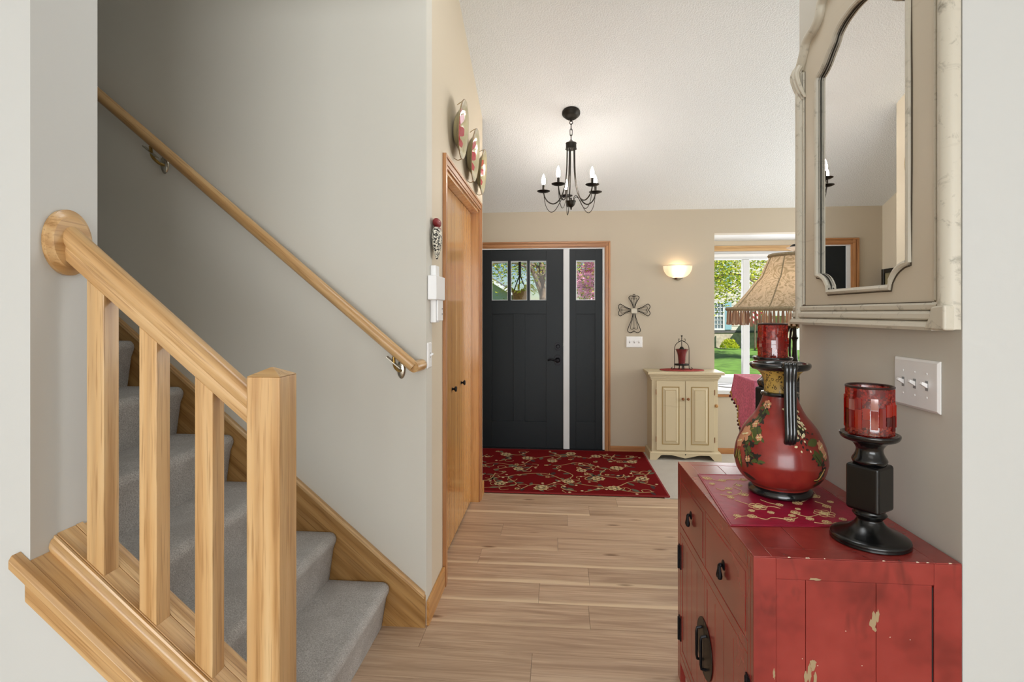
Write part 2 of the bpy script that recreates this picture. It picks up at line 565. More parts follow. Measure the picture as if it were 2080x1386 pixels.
# ------------------------------------------------------------------ mesh helpers
class MB:
    """collects shapes given in world metres; build() links ONE mesh object"""
    def __init__(s):
        s.bm = bmesh.new()
    def box(s, x0, x1, y0, y1, z0, z1):
        v = [s.bm.verts.new(p) for p in ((x0, y0, z0), (x1, y0, z0), (x1, y1, z0), (x0, y1, z0),
                                         (x0, y0, z1), (x1, y0, z1), (x1, y1, z1), (x0, y1, z1))]
        for f in ((3, 2, 1, 0), (4, 5, 6, 7), (0, 1, 5, 4), (1, 2, 6, 5), (2, 3, 7, 6), (3, 0, 4, 7)):
            s.bm.faces.new([v[i] for i in f])
        return s
    def loops(s, rings, closed=True, cap=True):
        """skin consecutive rings of equal length"""
        vs = [[s.bm.verts.new(p) for p in r] for r in rings]
        n = len(vs[0])
        for a, b in zip(vs, vs[1:]):
            for i in range(n if closed else n - 1):
                j = (i + 1) % n
                s.bm.faces.new((a[i], a[j], b[j], b[i]))
        if cap and closed:
            s.bm.faces.new(list(reversed(vs[0])))
            s.bm.faces.new(vs[-1])
        return s
    def prism(s, poly, off):
        """flat 3-D polygon swept by the vector off"""
        o = Vector(off)
        return s.loops([[Vector(p) for p in poly], [Vector(p) + o for p in poly]])
    def sect(s, yz, x0, x1, slope=0.0):
        """cross-section (y,z) given at x0, run to x1, dropping by slope"""
        dz = -slope * (x1 - x0)
        return s.loops([[(x0, y, z) for y, z in yz], [(x1, y, z + dz) for y, z in yz]])
    def lathe(s, prof, c=(0, 0, 0), n=32, axis='Z', a0=0.0, a1=2 * pi, sq=1.0):
        full = abs(a1 - a0 - 2 * pi) < 1e-6
        m = n if full else n + 1
        rings = []
        for k in range(m):
            a = a0 + (a1 - a0) * k / n
            ring = []
            for r, z in prof:
                p = (r * cos(a), r * sin(a) * sq, z)
                if axis == 'X': p = (p[2], p[0], p[1])
                if axis == 'Y': p = (p[0], p[2], p[1])
                ring.append(Vector(p) + Vector(c))
            rings.append([s.bm.verts.new(q) for q in ring])
        for k in range(n):
            A, B = rings[k], rings[(k + 1) % m]
            for i in range(len(prof) - 1):
                try:
                    s.bm.faces.new((A[i], B[i], B[i + 1], A[i + 1]))
                except ValueError:
                    pass
        return s
    def tube(s, path, r, n=8, closed=False, cap=True, flat=1.0):
        path = [Vector(p) for p in path]
        N = len(path)
        rad = r if isinstance(r, (list, tuple)) else [r] * N
        rings = []
        prev = None
        for i, p in enumerate(path):
            if closed:
                t = path[(i + 1) % N] - path[i - 1]
            else:
                t = path[min(i + 1, N - 1)] - path[max(i - 1, 0)]
            t.normalize()
            if prev is None:
                up = Vector((0, 0, 1)) if abs(t.z) < 0.9 else Vector((1, 0, 0))
                u = t.cross(up).normalized()
            else:
                u = (prev - t * prev.dot(t)).normalized()
            prev = u
            w = t.cross(u)
            rings.append([p + (u * cos(2 * pi * k / n) + w * sin(2 * pi * k / n) * flat) * rad[i] for k in range(n)])
        if closed:
            rings.append(rings[0])
            vs = [[s.bm.verts.new(q) for q in rr] for rr in rings[:-1]]
            for a in range(N):
                b = (a + 1) % N
                for k in range(n):
                    j = (k + 1) % n
                    s.bm.faces.new((vs[a][k], vs[a][j], vs[b][j], vs[b][k]))
            return s
        return s.loops(rings, True, cap)
    def ball(s, c, r, n=16, m=10, sc=(1, 1, 1)):
        prof = [(max(1e-4, r * sin(pi * i / m)), -r * cos(pi * i / m)) for i in range(m + 1)]
        k0 = len(s.bm.verts)
        s.lathe(prof, (0, 0, 0), n)
        s.bm.verts.ensure_lookup_table()
        for v in s.bm.verts[k0:]:
            v.co = Vector((v.co.x * sc[0], v.co.y * sc[1], v.co.z * sc[2])) + Vector(c)
        return s
    def poly(s, pts):
        try:
            s.bm.faces.new([s.bm.verts.new(p) for p in pts])
        except ValueError:
            pass
        return s
    def xform(s, mat, start=0):
        s.bm.verts.ensure_lookup_table()
        for v in s.bm.verts[start:]:
            v.co = mat @ v.co
        return s
    def build(s, name, mat, parent=None, bevel=0.0, smooth=False, seg=2, recalc=True, weld=False, ang=40):
        bm = s.bm
        if weld:
            bmesh.ops.remove_doubles(bm, verts=bm.verts, dist=1e-5)
        if recalc:
            bmesh.ops.recalc_face_normals(bm, faces=bm.faces)
        me = bpy.data.meshes.new(name)
        off = world_of(parent) if parent is not None else Vector((0, 0, 0))
        if off.length > 0:
            bmesh.ops.translate(bm, verts=bm.verts, vec=-off)
        bm.to_mesh(me)
        bm.free()
        if isinstance(mat, str):
            mat = M[mat]
        me.materials.append(mat)
        if smooth:
            for p in me.polygons:
                p.use_smooth = True
            try:
                me.set_sharp_from_angle(angle=radians(ang))
            except Exception:
                pass
        o = bpy.data.objects.new(name, me)
        COL.objects.link(o)
        if parent is not None:
            o.parent = parent
        if bevel:
            b = o.modifiers.new('bevel', 'BEVEL')
            b.width = bevel
            b.segments = seg
            b.limit_method = 'ANGLE'
            b.angle_limit = radians(35)
            if not smooth:
                for p in me.polygons:
                    p.use_smooth = True
                b.harden_normals = True
        return o

def world_of(o):
    v = Vector((0, 0, 0))
    while o is not None:
        v += o.location
        o = o.parent
    return v

def tag(o, label, cat, group=None, kind=None):
    o['label'] = label
    o['category'] = cat
    if group: o['group'] = group
    if kind: o['kind'] = kind
    return o

def thing(name, label, cat, loc=(0, 0, 0), group=None, kind=None):
    o = bpy.data.objects.new(name, None)
    o.empty_display_size = 0.05
    COL.objects.link(o)
    o.location = loc
    return tag(o, label, cat, group, kind)

def struct_root(name, loc=(0, 0, 0)):
    o = bpy.data.objects.new(name, None)
    o.empty_display_size = 0.05
    COL.objects.link(o)
    o.location = loc
    o['kind'] = 'structure'
    return o

def struct(name, mb, mat, **kw):
    o = mb.build(name, mat, **kw)
    o['kind'] = 'structure'
    return o

def copy_tree(o, parent=None):
    c = o.copy()
    COL.objects.link(c)
    c.parent = parent
    for ch in list(o.children):
        copy_tree(ch, c)
    return c

def smooth_path(pts, k=6, closed=False):
    """Catmull-Rom through the points"""
    P = [Vector(p) for p in pts]
    n = len(P)
    out = []
    rng = n if closed else n - 1
    for i in range(rng):
        if closed:
            a, b, c, d = P[(i - 1) % n], P[i], P[(i + 1) % n], P[(i + 2) % n]
        else:
            a, b, c, d = P[max(i - 1, 0)], P[i], P[i + 1], P[min(i + 2, n - 1)]
        for j in range(k):
            t = j / k
            out.append(0.5 * ((2 * b) + (c - a) * t + (2 * a - 5 * b + 4 * c - d) * t * t + (3 * b - a - 3 * c + d) * t ** 3))
    if not closed:
        out.append(P[-1])
    return out

def frange(a, b, n):
    return [a + (b - a) * i / (n - 1) for i in range(n)]
# ================================================================== STRUCTURE
def vz(y):                                    # underside of the sloped ceiling
    return 2.45 + 0.36 * (5.47 - y)

YK = [2.2 + 0.19125 * k for k in range(-6, 18)]
floor = struct_root('floor')
MB().box(-3.6, 4.5, -5.6, 5.6, -0.14, -0.012).build('subfloor', 'concrete', floor)
MB().box(-3.6, 4.5, -5.6, YK[0], -0.012, 0.0).build('rear_boards', 'vinyl_plank', floor)
known = {0: [-0.59, 0.62], -1: [-0.109], 1: [0.141], 2: [-0.099], 4: [-0.456], 5: [-0.006]}
random.seed(11)
for k, (a, b) in enumerate(zip(YK, YK[1:])):
    kk = k - 6
    x0 = -0.90 if a < 2.36 else (-0.71 if b < 4.12 else -1.25)
    x1 = 1.0 if a < 4.05 else 0.80
    b = min(b, 5.47)
    js = known.get(kk)
    if js is None:
        js = [random.uniform(x0 + 0.1, x1 - 0.3)]
    cuts = [x0] + [j for j in js if x0 + 0.05 < j < x1 - 0.05] + [x1]
    for c0, c1 in zip(cuts, cuts[1:]):
        m = MB().box(-(c1 - c0) / 2 + 0.0006, (c1 - c0) / 2 - 0.0006, -(b - a) / 2 + 0.0006, (b - a) / 2 - 0.0006, -0.0119, 0.0)
        o = m.build('plank', 'vinyl_plank', None)
        o.location = ((c0 + c1) / 2, (a + b) / 2, 0)
        o.parent = floor
struct('floor', MB().box(0.80, 4.4, 4.1125, 5.47, -0.0119, 0.006).box(1.0, 4.4, 1.434, 4.1125, -0.0119, 0.006), 'room_carpet')

# far wall, with the openings of the front door and of the bay
w = MB()
w.box(-1.37, -0.962, 5.47, 5.6, 0, 2.46)
w.box(-0.962, 0.468, 5.47, 5.6, 2.078, 2.46)
w.box(0.468, 1.549, 5.47, 5.6, 0, 2.46)
w.box(1.549, 3.35, 5.47, 5.6, 0, 0.60)
w.box(1.549, 3.35, 5.47, 5.6, 2.207, 2.46)
w.box(3.35, 4.5, 5.47, 5.6, 0, 2.46)
struct('wall_far', w, 'paint_tan_dim')

def gable(x0, x1, y0, y1, z0=0.0):
    return [(x0, y0, z0), (x0, y1, z0), (x0, y1, vz(y1) + 0.01), (x0, y0, vz(y0) + 0.01)], (x1 - x0, 0, 0)
w = MB()
w.prism(*gable(-0.715, -0.595, 2.46, 2.757))
w.prism(*gable(-0.715, -0.595, 3.925, 4.12))
w.prism(*gable(-0.715, -0.595, 2.757, 3.925, 2.17))
struct('wall_hall', w, 'paint_tan')
w = MB()
w.prism(*gable(-1.37, -1.25, 2.46, 5.47))
struct('wall_entry', w, 'paint_tan')
struct('wall_closet_end', MB().box(-1.25, -0.715, 4.0, 4.12, 0, 2.9), 'paint_tan')
struct('wall_stair', MB().box(-3.6, -0.595, 2.355, 2.46, 0, vz(2.46) + 0.01), 'paint_greige')
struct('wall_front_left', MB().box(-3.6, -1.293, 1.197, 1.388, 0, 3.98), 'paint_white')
struct('wall_stair_left', MB().box(-3.72, -3.6, -5.6, 2.46, 0, 3.98), 'paint_greige')
w = MB()
w.prism(*gable(0.93, 1.045, 1.319, 2.152))
struct('wall_right', w, 'paint_greige')
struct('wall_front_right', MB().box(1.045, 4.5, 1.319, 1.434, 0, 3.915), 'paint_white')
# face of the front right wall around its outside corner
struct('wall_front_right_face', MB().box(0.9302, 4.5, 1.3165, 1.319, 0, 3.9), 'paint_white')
struct('wall_living_right', MB().box(4.4, 4.52, 1.434, 5.47, 0, 3.9), 'paint_tan')
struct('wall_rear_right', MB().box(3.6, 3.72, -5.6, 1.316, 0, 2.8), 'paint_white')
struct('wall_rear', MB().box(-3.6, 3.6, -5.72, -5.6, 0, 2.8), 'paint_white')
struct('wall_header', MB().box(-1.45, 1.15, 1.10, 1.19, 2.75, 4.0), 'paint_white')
struct('ceiling', MB().prism([(-3.72, 5.6, vz(5.6)), (-3.72, 1.19, vz(1.19)), (-3.72, 1.19, vz(1.19) + 0.1), (-3.72, 5.6, vz(5.6) + 0.1)], (8.24, 0, 0)), 'knockdown_ceiling')
struct('ceiling', MB().box(-3.6, 3.6, -5.6, 1.10, 2.75, 2.85).box(0.93, 3.6, 1.10, 1.3165, 2.75, 2.85).box(-3.6, -1.293, 1.10, 1.197, 2.75, 2.85), 'knockdown_ceiling')
w = MB()
zt = lambda x: 0.780 - SL * (x + 1.293)
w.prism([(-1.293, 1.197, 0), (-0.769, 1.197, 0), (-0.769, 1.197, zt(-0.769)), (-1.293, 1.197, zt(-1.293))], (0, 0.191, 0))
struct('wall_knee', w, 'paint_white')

# baseboards
struct('baseboard_far', MB().box(0.522, 4.4, 5.457, 5.47, 0, 0.062), 'trim_x', bevel=0.003)
struct('baseboard_hall', MB().box(-0.595, -0.581, 2.352, 2.688, 0, 0.108), 'pine_y', bevel=0.003)
struct('baseboard_hall_end', MB().box(-0.595, -0.581, 4.0, 4.12, 0, 0.10), 'pine_y', bevel=0.003)

# ------------------------------------------------------------------ front door, sidelight, casing
door = struct_root('door_1', (-0.42, 5.47, 0))
D0, D1 = 5.475, 5.515                         # door slab
xl, xr = -0.915, 0.046
lites = ((-0.693, -0.524), (-0.494, -0.325), (-0.298, -0.128))
panels = ((-0.689, -0.468), (-0.349, -0.127))
m = MB()
m.box(xl, lites[0][0], D0, D1, 0.02, 2.062)                 # stiles
m.box(lites[2][1], xr, D0, D1, 0.02, 2.062)
m.box(lites[0][0], lites[2][1], D0, D1, 1.948, 2.062)       # rails
m.box(lites[0][0], lites[2][1], D0, D1, 1.40, 1.540)
m.box(lites[0][0], lites[2][1], D0, D1, 0.02, 0.292)
m.box(lites[0][1], lites[1][0], D0, D1, 1.540, 1.948)
m.box(lites[1][1], lites[2][0], D0, D1, 1.540, 1.948)
m.box(panels[0][1], panels[1][0], D0, D1, 0.292, 1.40)
m.build('door_slab', 'door_black', door, bevel=0.0015)
for a, b in panels:
    MB().box(a - 0.004, b + 0.004, D0 + 0.017, D1 - 0.008, 0.288, 1.404).build('panel', 'door_black', door, bevel=0.002)
for a, b in lites:
    MB().box(a - 0.004, b + 0.004, D0 + 0.014, D0 + 0.020, 1.536, 1.952).build('glass_pane', 'window_glass', door)
    g = MB()
    for u0, u1, z0, z1 in ((a + .0002, a + 0.006, 1.5464, 1.9416), (b - 0.006, b - .0002, 1.5464, 1.9416), (a + .0002, b - .0002, 1.5402, 1.546), (a + .0002, b - .0002, 1.942, 1.9478)):
        g.box(u0, u1, D0 + 0.010, D0 + 0.0139, z0, z1)
    g.build('glazing_bead', 'white_frame', door)
h = MB()
h.prism([(-0.008 + 0.034 * cx, D0 - 0.006, 1.068 + 0.040 * cz) for cx, cz in ((-1, -.5), (-.55, -1), (.55, -1), (1, -.5), (1, .5), (.55, 1), (-.55, 1), (-1, .5))], (0, 0.006, 0))
db = h.build('deadbolt', 'black_metal', door, bevel=0.002)
MB().lathe([(0.0001, -0.034), (0.014, -0.034), (0.018, -0.026), (0.020, 0.0)], (-0.008, D0 - 0.006, 1.068), 20, 'Y').build('keyed_turn', 'black_metal', db, smooth=True)
h = MB()
h.prism([(-0.012 + 0.036 * cx, D0 - 0.007, 0.926 + 0.052 * cz) for cx, cz in ((-1, -.5), (-.55, -1), (.55, -1), (1, -.5), (1, .5), (.55, 1), (-.55, 1), (-1, .5))], (0, 0.007, 0))
lv = h.build('lever_lock', 'black_metal', door, bevel=0.002)
h = MB()
h.lathe([(0.0001, -0.05), (0.014, -0.048), (0.016, -0.02), (0.026, -0.006), (0.028, 0)], (-0.012, D0 - 0.007, 0.926), 20, 'Y')
h.tube(smooth_path([(-0.012, D0 - 0.05, 0.926), (-0.045, D0 - 0.056, 0.928), (-0.08, D0 - 0.054, 0.936), (-0.112, D0 - 0.05, 0.926)], 5), [0.009] * 15 + [0.006], 8)
h.build('lever_handle', 'black_metal', lv, smooth=True)
for z in (0.95, 1.08):
    MB().box(0.046, 0.050, D0 - 0.003, D0 + 0.02, z - 0.02, z + 0.02).build('strike_plate', 'nickel', door)
MB().box(-0.955, 0.465, 5.455, 5.60, -0.001, 0.018).build('threshold', 'black_metal', door, bevel=0.003)
m = MB()
m.box(0.0465, 0.1085, 5.462, 5.5155, 0.018, 2.064).box(0.030, 0.125, 5.5158, 5.57, 0.018, 2.064)
m.box(0.443, 0.466, 5.466, 5.56, 0.018, 2.064)
m.box(-0.96, 0.466, 5.466, 5.56, 2.064, 2.077)
m.box(-0.96, -0.918, 5.466, 5.56, 0.018, 2.064)
m.build('door_frame', 'white_frame', door, bevel=0.002)

side = struct_root('window_1', (0.28, 5.47, 0))
m = MB()
s0, s1, a, b = 0.109, 0.442, 0.175, 0.370
m.box(s0, a, D0, D1, 0.019, 2.062).box(b, s1, D0, D1, 0.019, 2.062)
m.box(a, b, D0, D1, 1.948, 2.062).box(a, b, D0, D1, 1.40, 1.54).box(a, b, D0, D1, 0.019, 0.297)
m.build('sidelight_frame', 'door_black', side, bevel=0.0015)
MB().box(a - 0.004, b + 0.004, D0 + 0.017, D1 - 0.008, 0.293, 1.404).build('panel', 'door_black', side, bevel=0.002)
MB().box(a - 0.004, b + 0.004, D0 + 0.014, D0 + 0.020, 1.536, 1.952).build('glass_pane', 'window_glass', side)
g = MB()
for u0, u1, z0, z1 in ((a + .0002, a + 0.008, 1.5484, 1.9396), (b - 0.008, b - .0002, 1.5484, 1.9396), (a + .0002, b - .0002, 1.5402, 1.548), (a + .0002, b - .0002, 1.94, 1.9478)):
    g.box(u0, u1, D0 + 0.010, D0 + 0.0139, z0, z1)
g.build('glazing_bead', 'white_frame', side)

def casing_v(m, x0, x1, z0, z1, y=5.47, inner=-1):
    """vertical moulded casing standing proud of the far wall; inner=-1: opening on the left"""
    wd = x1 - x0
    steps = ((0, .22, .012), (.22, .62, .018), (.62, .74, .014), (.74, 1, .022))
    for p, q, t in steps:
        if inner > 0: p, q = 1 - q, 1 - p
        m.box(x0 + wd * p, x0 + wd * q, y - t, y, z0, z1)
m = MB(); casing_v(m, 0.464, 0.521, 0, 2.140); m.build('trim_1', 'trim_z', None, bevel=0.002)['kind'] = 'structure'
m = MB(); casing_v(m, -1.03, -0.957, 0, 2.140, inner=1); m.build('trim_2', 'trim_z', None, bevel=0.002)['kind'] = 'structure'
m = MB()
for p, q, t in ((0, .22, .012), (.22, .62, .018), (.62, .74, .014), (.74, 1, .022)):
    m.box(-0.957 - 0.0722 * q, 0.464 + 0.0562 * q, 5.47 - t - 0.001, 5.47, 2.076 + 0.064 * p, 2.076 + 0.064 * q)
m.build('trim_3', 'trim_x', None, bevel=0.002)['kind'] = 'structure'

# ------------------------------------------------------------------ bay window
bay = struct_root('window_2', (2.4, 5.6, 0))
MB().box(1.549, 3.35, 5.452, 6.07, 0.60, 0.640).build('sill_board', 'white_frame', bay, bevel=0.004)
MB().box(1.549, 3.35, 5.452, 5.47, 0.575, 0.600).build('sill_apron', 'trim_x', bay, bevel=0.003)
MB().box(1.43, 3.47, 5.6, 6.2, 2.207, 2.32).build('bay_ceiling', 'white_frame', bay)
MB().box(1.43, 1.549, 5.6, 6.2, 0.4, 2.207).build('bay_side', 'paint_tan', bay)
MB().box(3.35, 3.47, 5.6, 6.2, 0.4, 2.207).build('bay_side', 'paint_tan', bay)
MB().box(1.549, 3.35, 5.6, 6.2, 0.4, 0.60).build('bay_base', 'siding', bay)
MB().box(1.549, 3.35, 6.07, 6.2, 2.092, 2.207).build('head_wall', 'paint_tan', bay)
MB().box(1.549, 3.35, 6.055, 6.07, 2.092, 2.152).build('head_casing', 'oak_x', bay, bevel=0.003)
m = MB()
m.box(1.549, 3.35, 6.07, 6.13, 2.0, 2.092).box(1.549, 3.35, 6.07, 6.13, 0.64, 0.70)
m.build('frame', 'white_frame', bay, bevel=0.004)
m = MB(); m.box(1.60, 3.30, 6.045, 6.068, 2.03, 2.062); m.build('roller_blind', 'white_plastic', bay, bevel=0.006)
for x0, x1 in ((2.025, 2.098), (2.72, 2.793)):
    MB().box(x0, x1, 6.07, 6.13, 0.70, 2.0).build('mullion', 'white_frame', bay, bevel=0.006)
for x0, x1 in ((1.549, 1.60), (3.30, 3.35)):
    MB().box(x0, x1, 6.07, 6.13, 0.70, 2.0).build('jamb', 'white_frame', bay, bevel=0.004)
for x0, x1 in ((1.60, 2.025), (2.098, 2.72), (2.793, 3.30)):
    MB().box(x0, x1, 6.095, 6.100, 0.70, 2.0).build('glass_pane', 'window_glass', bay)
MB().tube(smooth_path([(1.86, 5.93, 0.642), (1.72, 5.87, 0.643), (1.66, 5.78, 0.643), (1.70, 5.68, 0.643), (1.80, 5.63, 0.643)], 6), 0.006, 8).build('crank_cord', 'gray_slot', bay, smooth=True)

# ------------------------------------------------------------------ closet doors in the hall wall
closet = struct_root('door_2', (-0.65, 3.34, 0))
ys = [2.760, 3.049, 3.340, 3.631, 3.920]
for i, (a, b) in enumerate(zip(ys, ys[1:])):
    lf = MB().box(-0.685, -0.650, a + 0.0015, b - 0.0015, 0.014, 2.150).build('door_leaf', 'closet_oak', closet, bevel=0.002)
    if i in (1, 2):
        yk = 3.205 if i == 1 else 3.505
        MB().lathe([(0.0001, 0.030), (0.014, 0.029), (0.0175, 0.024), (0.014, 0.018), (0.007, 0.014), (0.006, 0.006), (0.012, 0.0), (0.0001, 0)], (-0.650, yk, 0.945), 18, 'X').build('knob', 'black_metal', lf, smooth=True)
m = MB()
m.box(-0.70, -0.594, 2.757, 2.7595, 0, 2.17).box(-0.70, -0.594, 3.9215, 3.925, 0, 2.17).box(-0.70, -0.594, 2.757, 3.925, 2.152, 2.17)
m.build('jamb', 'closet_oak', closet)
def casing_h(m, y0, y1, z0, z1, inner):
    wd = y1 - y0
    for p, q, t in ((0, .22, .010), (.22, .62, .015), (.62, .74, .012), (.74, 1, .018)):
        if inner > 0: p, q = 1 - q, 1 - p
        m.box(-0.595, -0.595 + t, y0 + wd * p, y0 + wd * q, z0, z1)
m = MB()
casing_h(m, 2.692, 2.757, 0, 2.235, 1)
casing_h(m, 3.925, 3.990, 0, 2.235, -1)
m.build('trim_4', 'trim_z', None, bevel=0.002)['kind'] = 'structure'
m = MB()
for p, q, t in ((0, .22, .010), (.22, .62, .015), (.62, .74, .012), (.74, 1, .018)):
    m.box(-0.595, -0.595 + t + 0.001, 2.757 - 0.0642 * q, 3.925 + 0.0642 * q, 2.17 + 0.0655 * p, 2.17 + 0.0655 * q)
wood('trim_y', *DOAK, 'Y', 0.4)
m.build('trim_5', 'trim_y', None, bevel=0.002)['kind'] = 'structure'

# ================================================================== STAIRCASE
stair = thing('staircase', 'grey carpeted staircase climbing left behind the oak railing', 'staircase', (-0.8, 1.86, 0))
RISE, RUN = 0.2157, 0.2445
for k in range(9):
    xn, ztop = -0.755 - RUN * k, 0.203 + RISE * k
    zb = 0.0 if k == 0 else ztop - RISE - 0.01
    arc = [(xn - 0.030 + 0.030 * cos(t), ztop - 0.030 + 0.030 * sin(t)) for t in frange(-0.35, pi / 2, 8)]
    pts = [(xn - 0.036, zb)] + [(xn - 0.014, ztop - 0.07)] + arc + [(xn - RUN - 0.06, ztop + 0.0), (xn - RUN - 0.06, zb)]
    ysn = [1.3885, 1.40] + frange(1.42, 2.30, 12) + [2.322, 2.3345]
    m = MB()
    rings = []
    for y in ysn:
        inset = 0.012 if y in (1.3885, 2.3345) else 0.0
        rings.append([(x - inset if i < len(pts) - 2 else x, y, z - (inset * 0.7 if 0 < i < len(pts) - 1 else 0) + 0.0016 * sin(y * 23 + k * 3)) for i, (x, z) in enumerate(pts)])
    m.loops(rings)
    m.build('carpeted_step', 'stair_carpet', stair, smooth=True, ang=50)
m = MB()
zs = lambda x: 0.137 - SL * (x + 0.595)
m.prism([(-0.597, 2.335, 0), (-0.597, 2.335, 0.137), (-3.3, 2.335, zs(-3.3)), (-3.3, 2.335, zs(-3.3) - 0.42), (-0.86, 2.335, 0)], (0, 0.0195, 0))
m.build('skirt_board', 'skirt_oak', stair)
m = MB().sect([(2.330, -0.012), (2.330, 0.004), (2.336, 0.010), (2.3545, 0.010), (2.3545, -0.012)], -3.3, -0.60, 0)
m.xform(Matrix(((1, 0, 0, 0), (0, 1, 0, 0), (-SL, 0, 1, 0.137 - SL * 0.595), (0, 0, 0, 1))))
m.build('skirt_bead', 'oak_slope', stair, bevel=0.002)

rail = thing('stair_railing', 'oak stair railing with square newel post and three square balusters', 'railing', (-0.726, 1.294, 0))
m = MB()
x0, x1, y0, y1 = -0.769, -0.683, 1.251, 1.337
m.box(x0, x1, y0, y1, 0, 1.252)
m.build('newel_post', 'oak_z', rail, bevel=0.003)
m = MB()
e = 0.0005
m.loops([[(x0 - e, y0 - e, 1.2522), (x1 + e, y0 - e, 1.2522), (x1 + e, y1 + e, 1.2522), (x0 - e, y1 + e, 1.2522)],
         [(x0 + 0.04, y0 + 0.04, 1.272), (x1 - 0.04, y0 + 0.04, 1.272), (x1 - 0.04, y1 - 0.04, 1.272), (x0 + 0.04, y1 - 0.04, 1.272)]])
m.build('post_cap', 'oak_x', rail)
zrail = lambda x: 1.564 - SL * (x + 1.293)      # underside of the rail
zshoe = lambda x: 0.842 - SL * (x + 1.293)
sec = [(1.270, 0.0), (1.3145, 0.0), (1.3165, 0.022), (1.3145, 0.036), (1.3205, 0.046), (1.3225, 0.060), (1.3195, 0.074), (1.311, 0.085), (1.298, 0.091),
       (1.286, 0.091), (1.273, 0.085), (1.2645, 0.074), (1.2615, 0.060), (1.2635, 0.046), (1.2695, 0.036), (1.2675, 0.022)]
m = MB().sect([(y, z + zrail(-1.276)) for y, z in sec], -1.276, -0.7692, SL)
m.build('top_rail', 'oak_slope', rail, smooth=True, ang=32)
for xc in (-1.1875, -1.043, -0.8925):
    a, b = xc - 0.024, xc + 0.024
    p, q = 1.268, 1.316
    m = MB().loops([[(a, p, zshoe(a) - 0.0005), (b, p, zshoe(b) - 0.0005), (b, q, zshoe(b) - 0.0005), (a, q, zshoe(a) - 0.0005)],
                    [(a, p, zrail(a) + 0.001), (b, p, zrail(b) + 0.001), (b, q, zrail(b) + 0.001), (a, q, zrail(a) + 0.001)]])
    m.build('baluster', 'oak_z', rail, bevel=0.002)
prof = [(0.0001, 0.021), (0.046, 0.021), (0.055, 0.0205), (0.059, 0.016), (0.064, 0.0135), (0.069, 0.010), (0.069, 0.0), (0.0001, 0.0)]
m = MB().lathe(prof, (0, 0, 0), 48, 'X')
m.xform(Matrix.Translation((-1.2925, 1.293, 1.595)) @ Matrix.Diagonal((1, 1, 1.25, 1)))
m.build('rosette', 'oak_y', rail, smooth=True)
zc0 = lambda x: 0.803 - SL * (x + 1.293)
S_ = lambda pts, xa: [(y, z + zc0(xa)) for y, z in pts]
MB().sect(S_([(1.1968, -0.021), (1.335, -0.021), (1.335, 0.0), (1.1968, 0.0)], -1.292), -1.292, -0.7692, SL).build('cap_board', 'oak_slope', rail)
MB().sect(S_([(1.166, -0.030), (1.1966, -0.030), (1.1966, 0.0), (1.174, 0.0), (1.166, -0.010)], -1.318), -1.318, -0.7692, SL).build('cap_lip', 'oak_slope', rail, bevel=0.0015)
MB().sect(S_([(1.178, -0.088), (1.1966, -0.088), (1.1966, -0.030), (1.178, -0.030)], -1.288), -1.288, -0.7692, SL).build('apron', 'oak_slope', rail, bevel=0.002)
MB().sect(S_([(1.246, 0.0), (1.264, 0.0), (1.264, 0.036), (1.258, 0.036), (1.256, 0.030), (1.250, 0.028), (1.245, 0.020), (1.243, 0.010)], -1.292), -1.292, -0.7692, SL).build('shoe_moulding', 'oak_slope', rail, smooth=True, ang=50)
MB().sect(S_([(1.266, 0.0), (1.3185, 0.0), (1.3185, 0.0387), (1.266, 0.0387)], -1.292), -1.292, -0.7692, SL).build('shoe_rail', 'oak_slope', rail, bevel=0.001)
MB().sect(S_([(1.320, 0.0), (1.388, 0.0), (1.388, 0.020), (1.378, 0.030), (1.364, 0.026), (1.360, 0.032), (1.344, 0.034), (1.340, 0.040), (1.320, 0.040)], -1.292), -1.292, -0.7692, SL).build('stringer_trim', 'oak_slope', rail, bevel=0.001)

hr = thing('handrail', 'round oak handrail sloping along the wall above the stairs', 'handrail', (-1.402, 2.28, 1.82))
zr = lambda x: 1.820 - SL * (x + 1.402)
m = MB().tube([(-3.1, 2.28, zr(-3.1)), (-2.0, 2.28, zr(-2.0)), (-1.2, 2.28, zr(-1.2)), (-0.632, 2.28, zr(-0.632))], 0.0252, 20)
m.build('rail', 'oak_slope', hr, smooth=True)
m = MB().tube([(-0.630, 2.268, zr(-0.632)), (-0.622, 2.30, zr(-0.632) + 0.001), (-0.617, 2.354, zr(-0.632) + 0.002)], [0.0245, 0.0252, 0.0252], 20)
m.build('wall_return', 'oak_y', hr, smooth=True)
for xb in (-1.862, -0.722):
    zz = zr(xb)
    m = MB()
    m.lathe([(0.0001, -0.010), (0.013, -0.009), (0.019, -0.005), (0.021, 0.0)], (0, 0, 0), 20, 'Y', sq=1.0)
    m.xform(Matrix.Translation((xb + 0.012, 2.3545, zz - 0.095)) @ Matrix.Diagonal((1, 1, 2.1, 1)))
    br = m.build('bracket', 'nickel', hr, smooth=True)
    m = MB().tube(smooth_path([(xb + 0.012, 2.348, zz - 0.10), (xb + 0.010, 2.318, zz - 0.098), (xb + 0.002, 2.288, zz - 0.075), (xb, 2.28, zz - 0.032)], 5), 0.007, 8)
    m.build('bracket_arm', 'brass', br, smooth=True)
    m = MB().sect([(2.266, -0.031), (2.294, -0.031), (2.294, -0.036), (2.266, -0.036)], -0.03, 0.03, SL)
    m.xform(Matrix.Translation((xb, 0, zz + 0.0252 - SL * 0.03 + 0.001)))
    m.build('saddle', 'nickel', br)
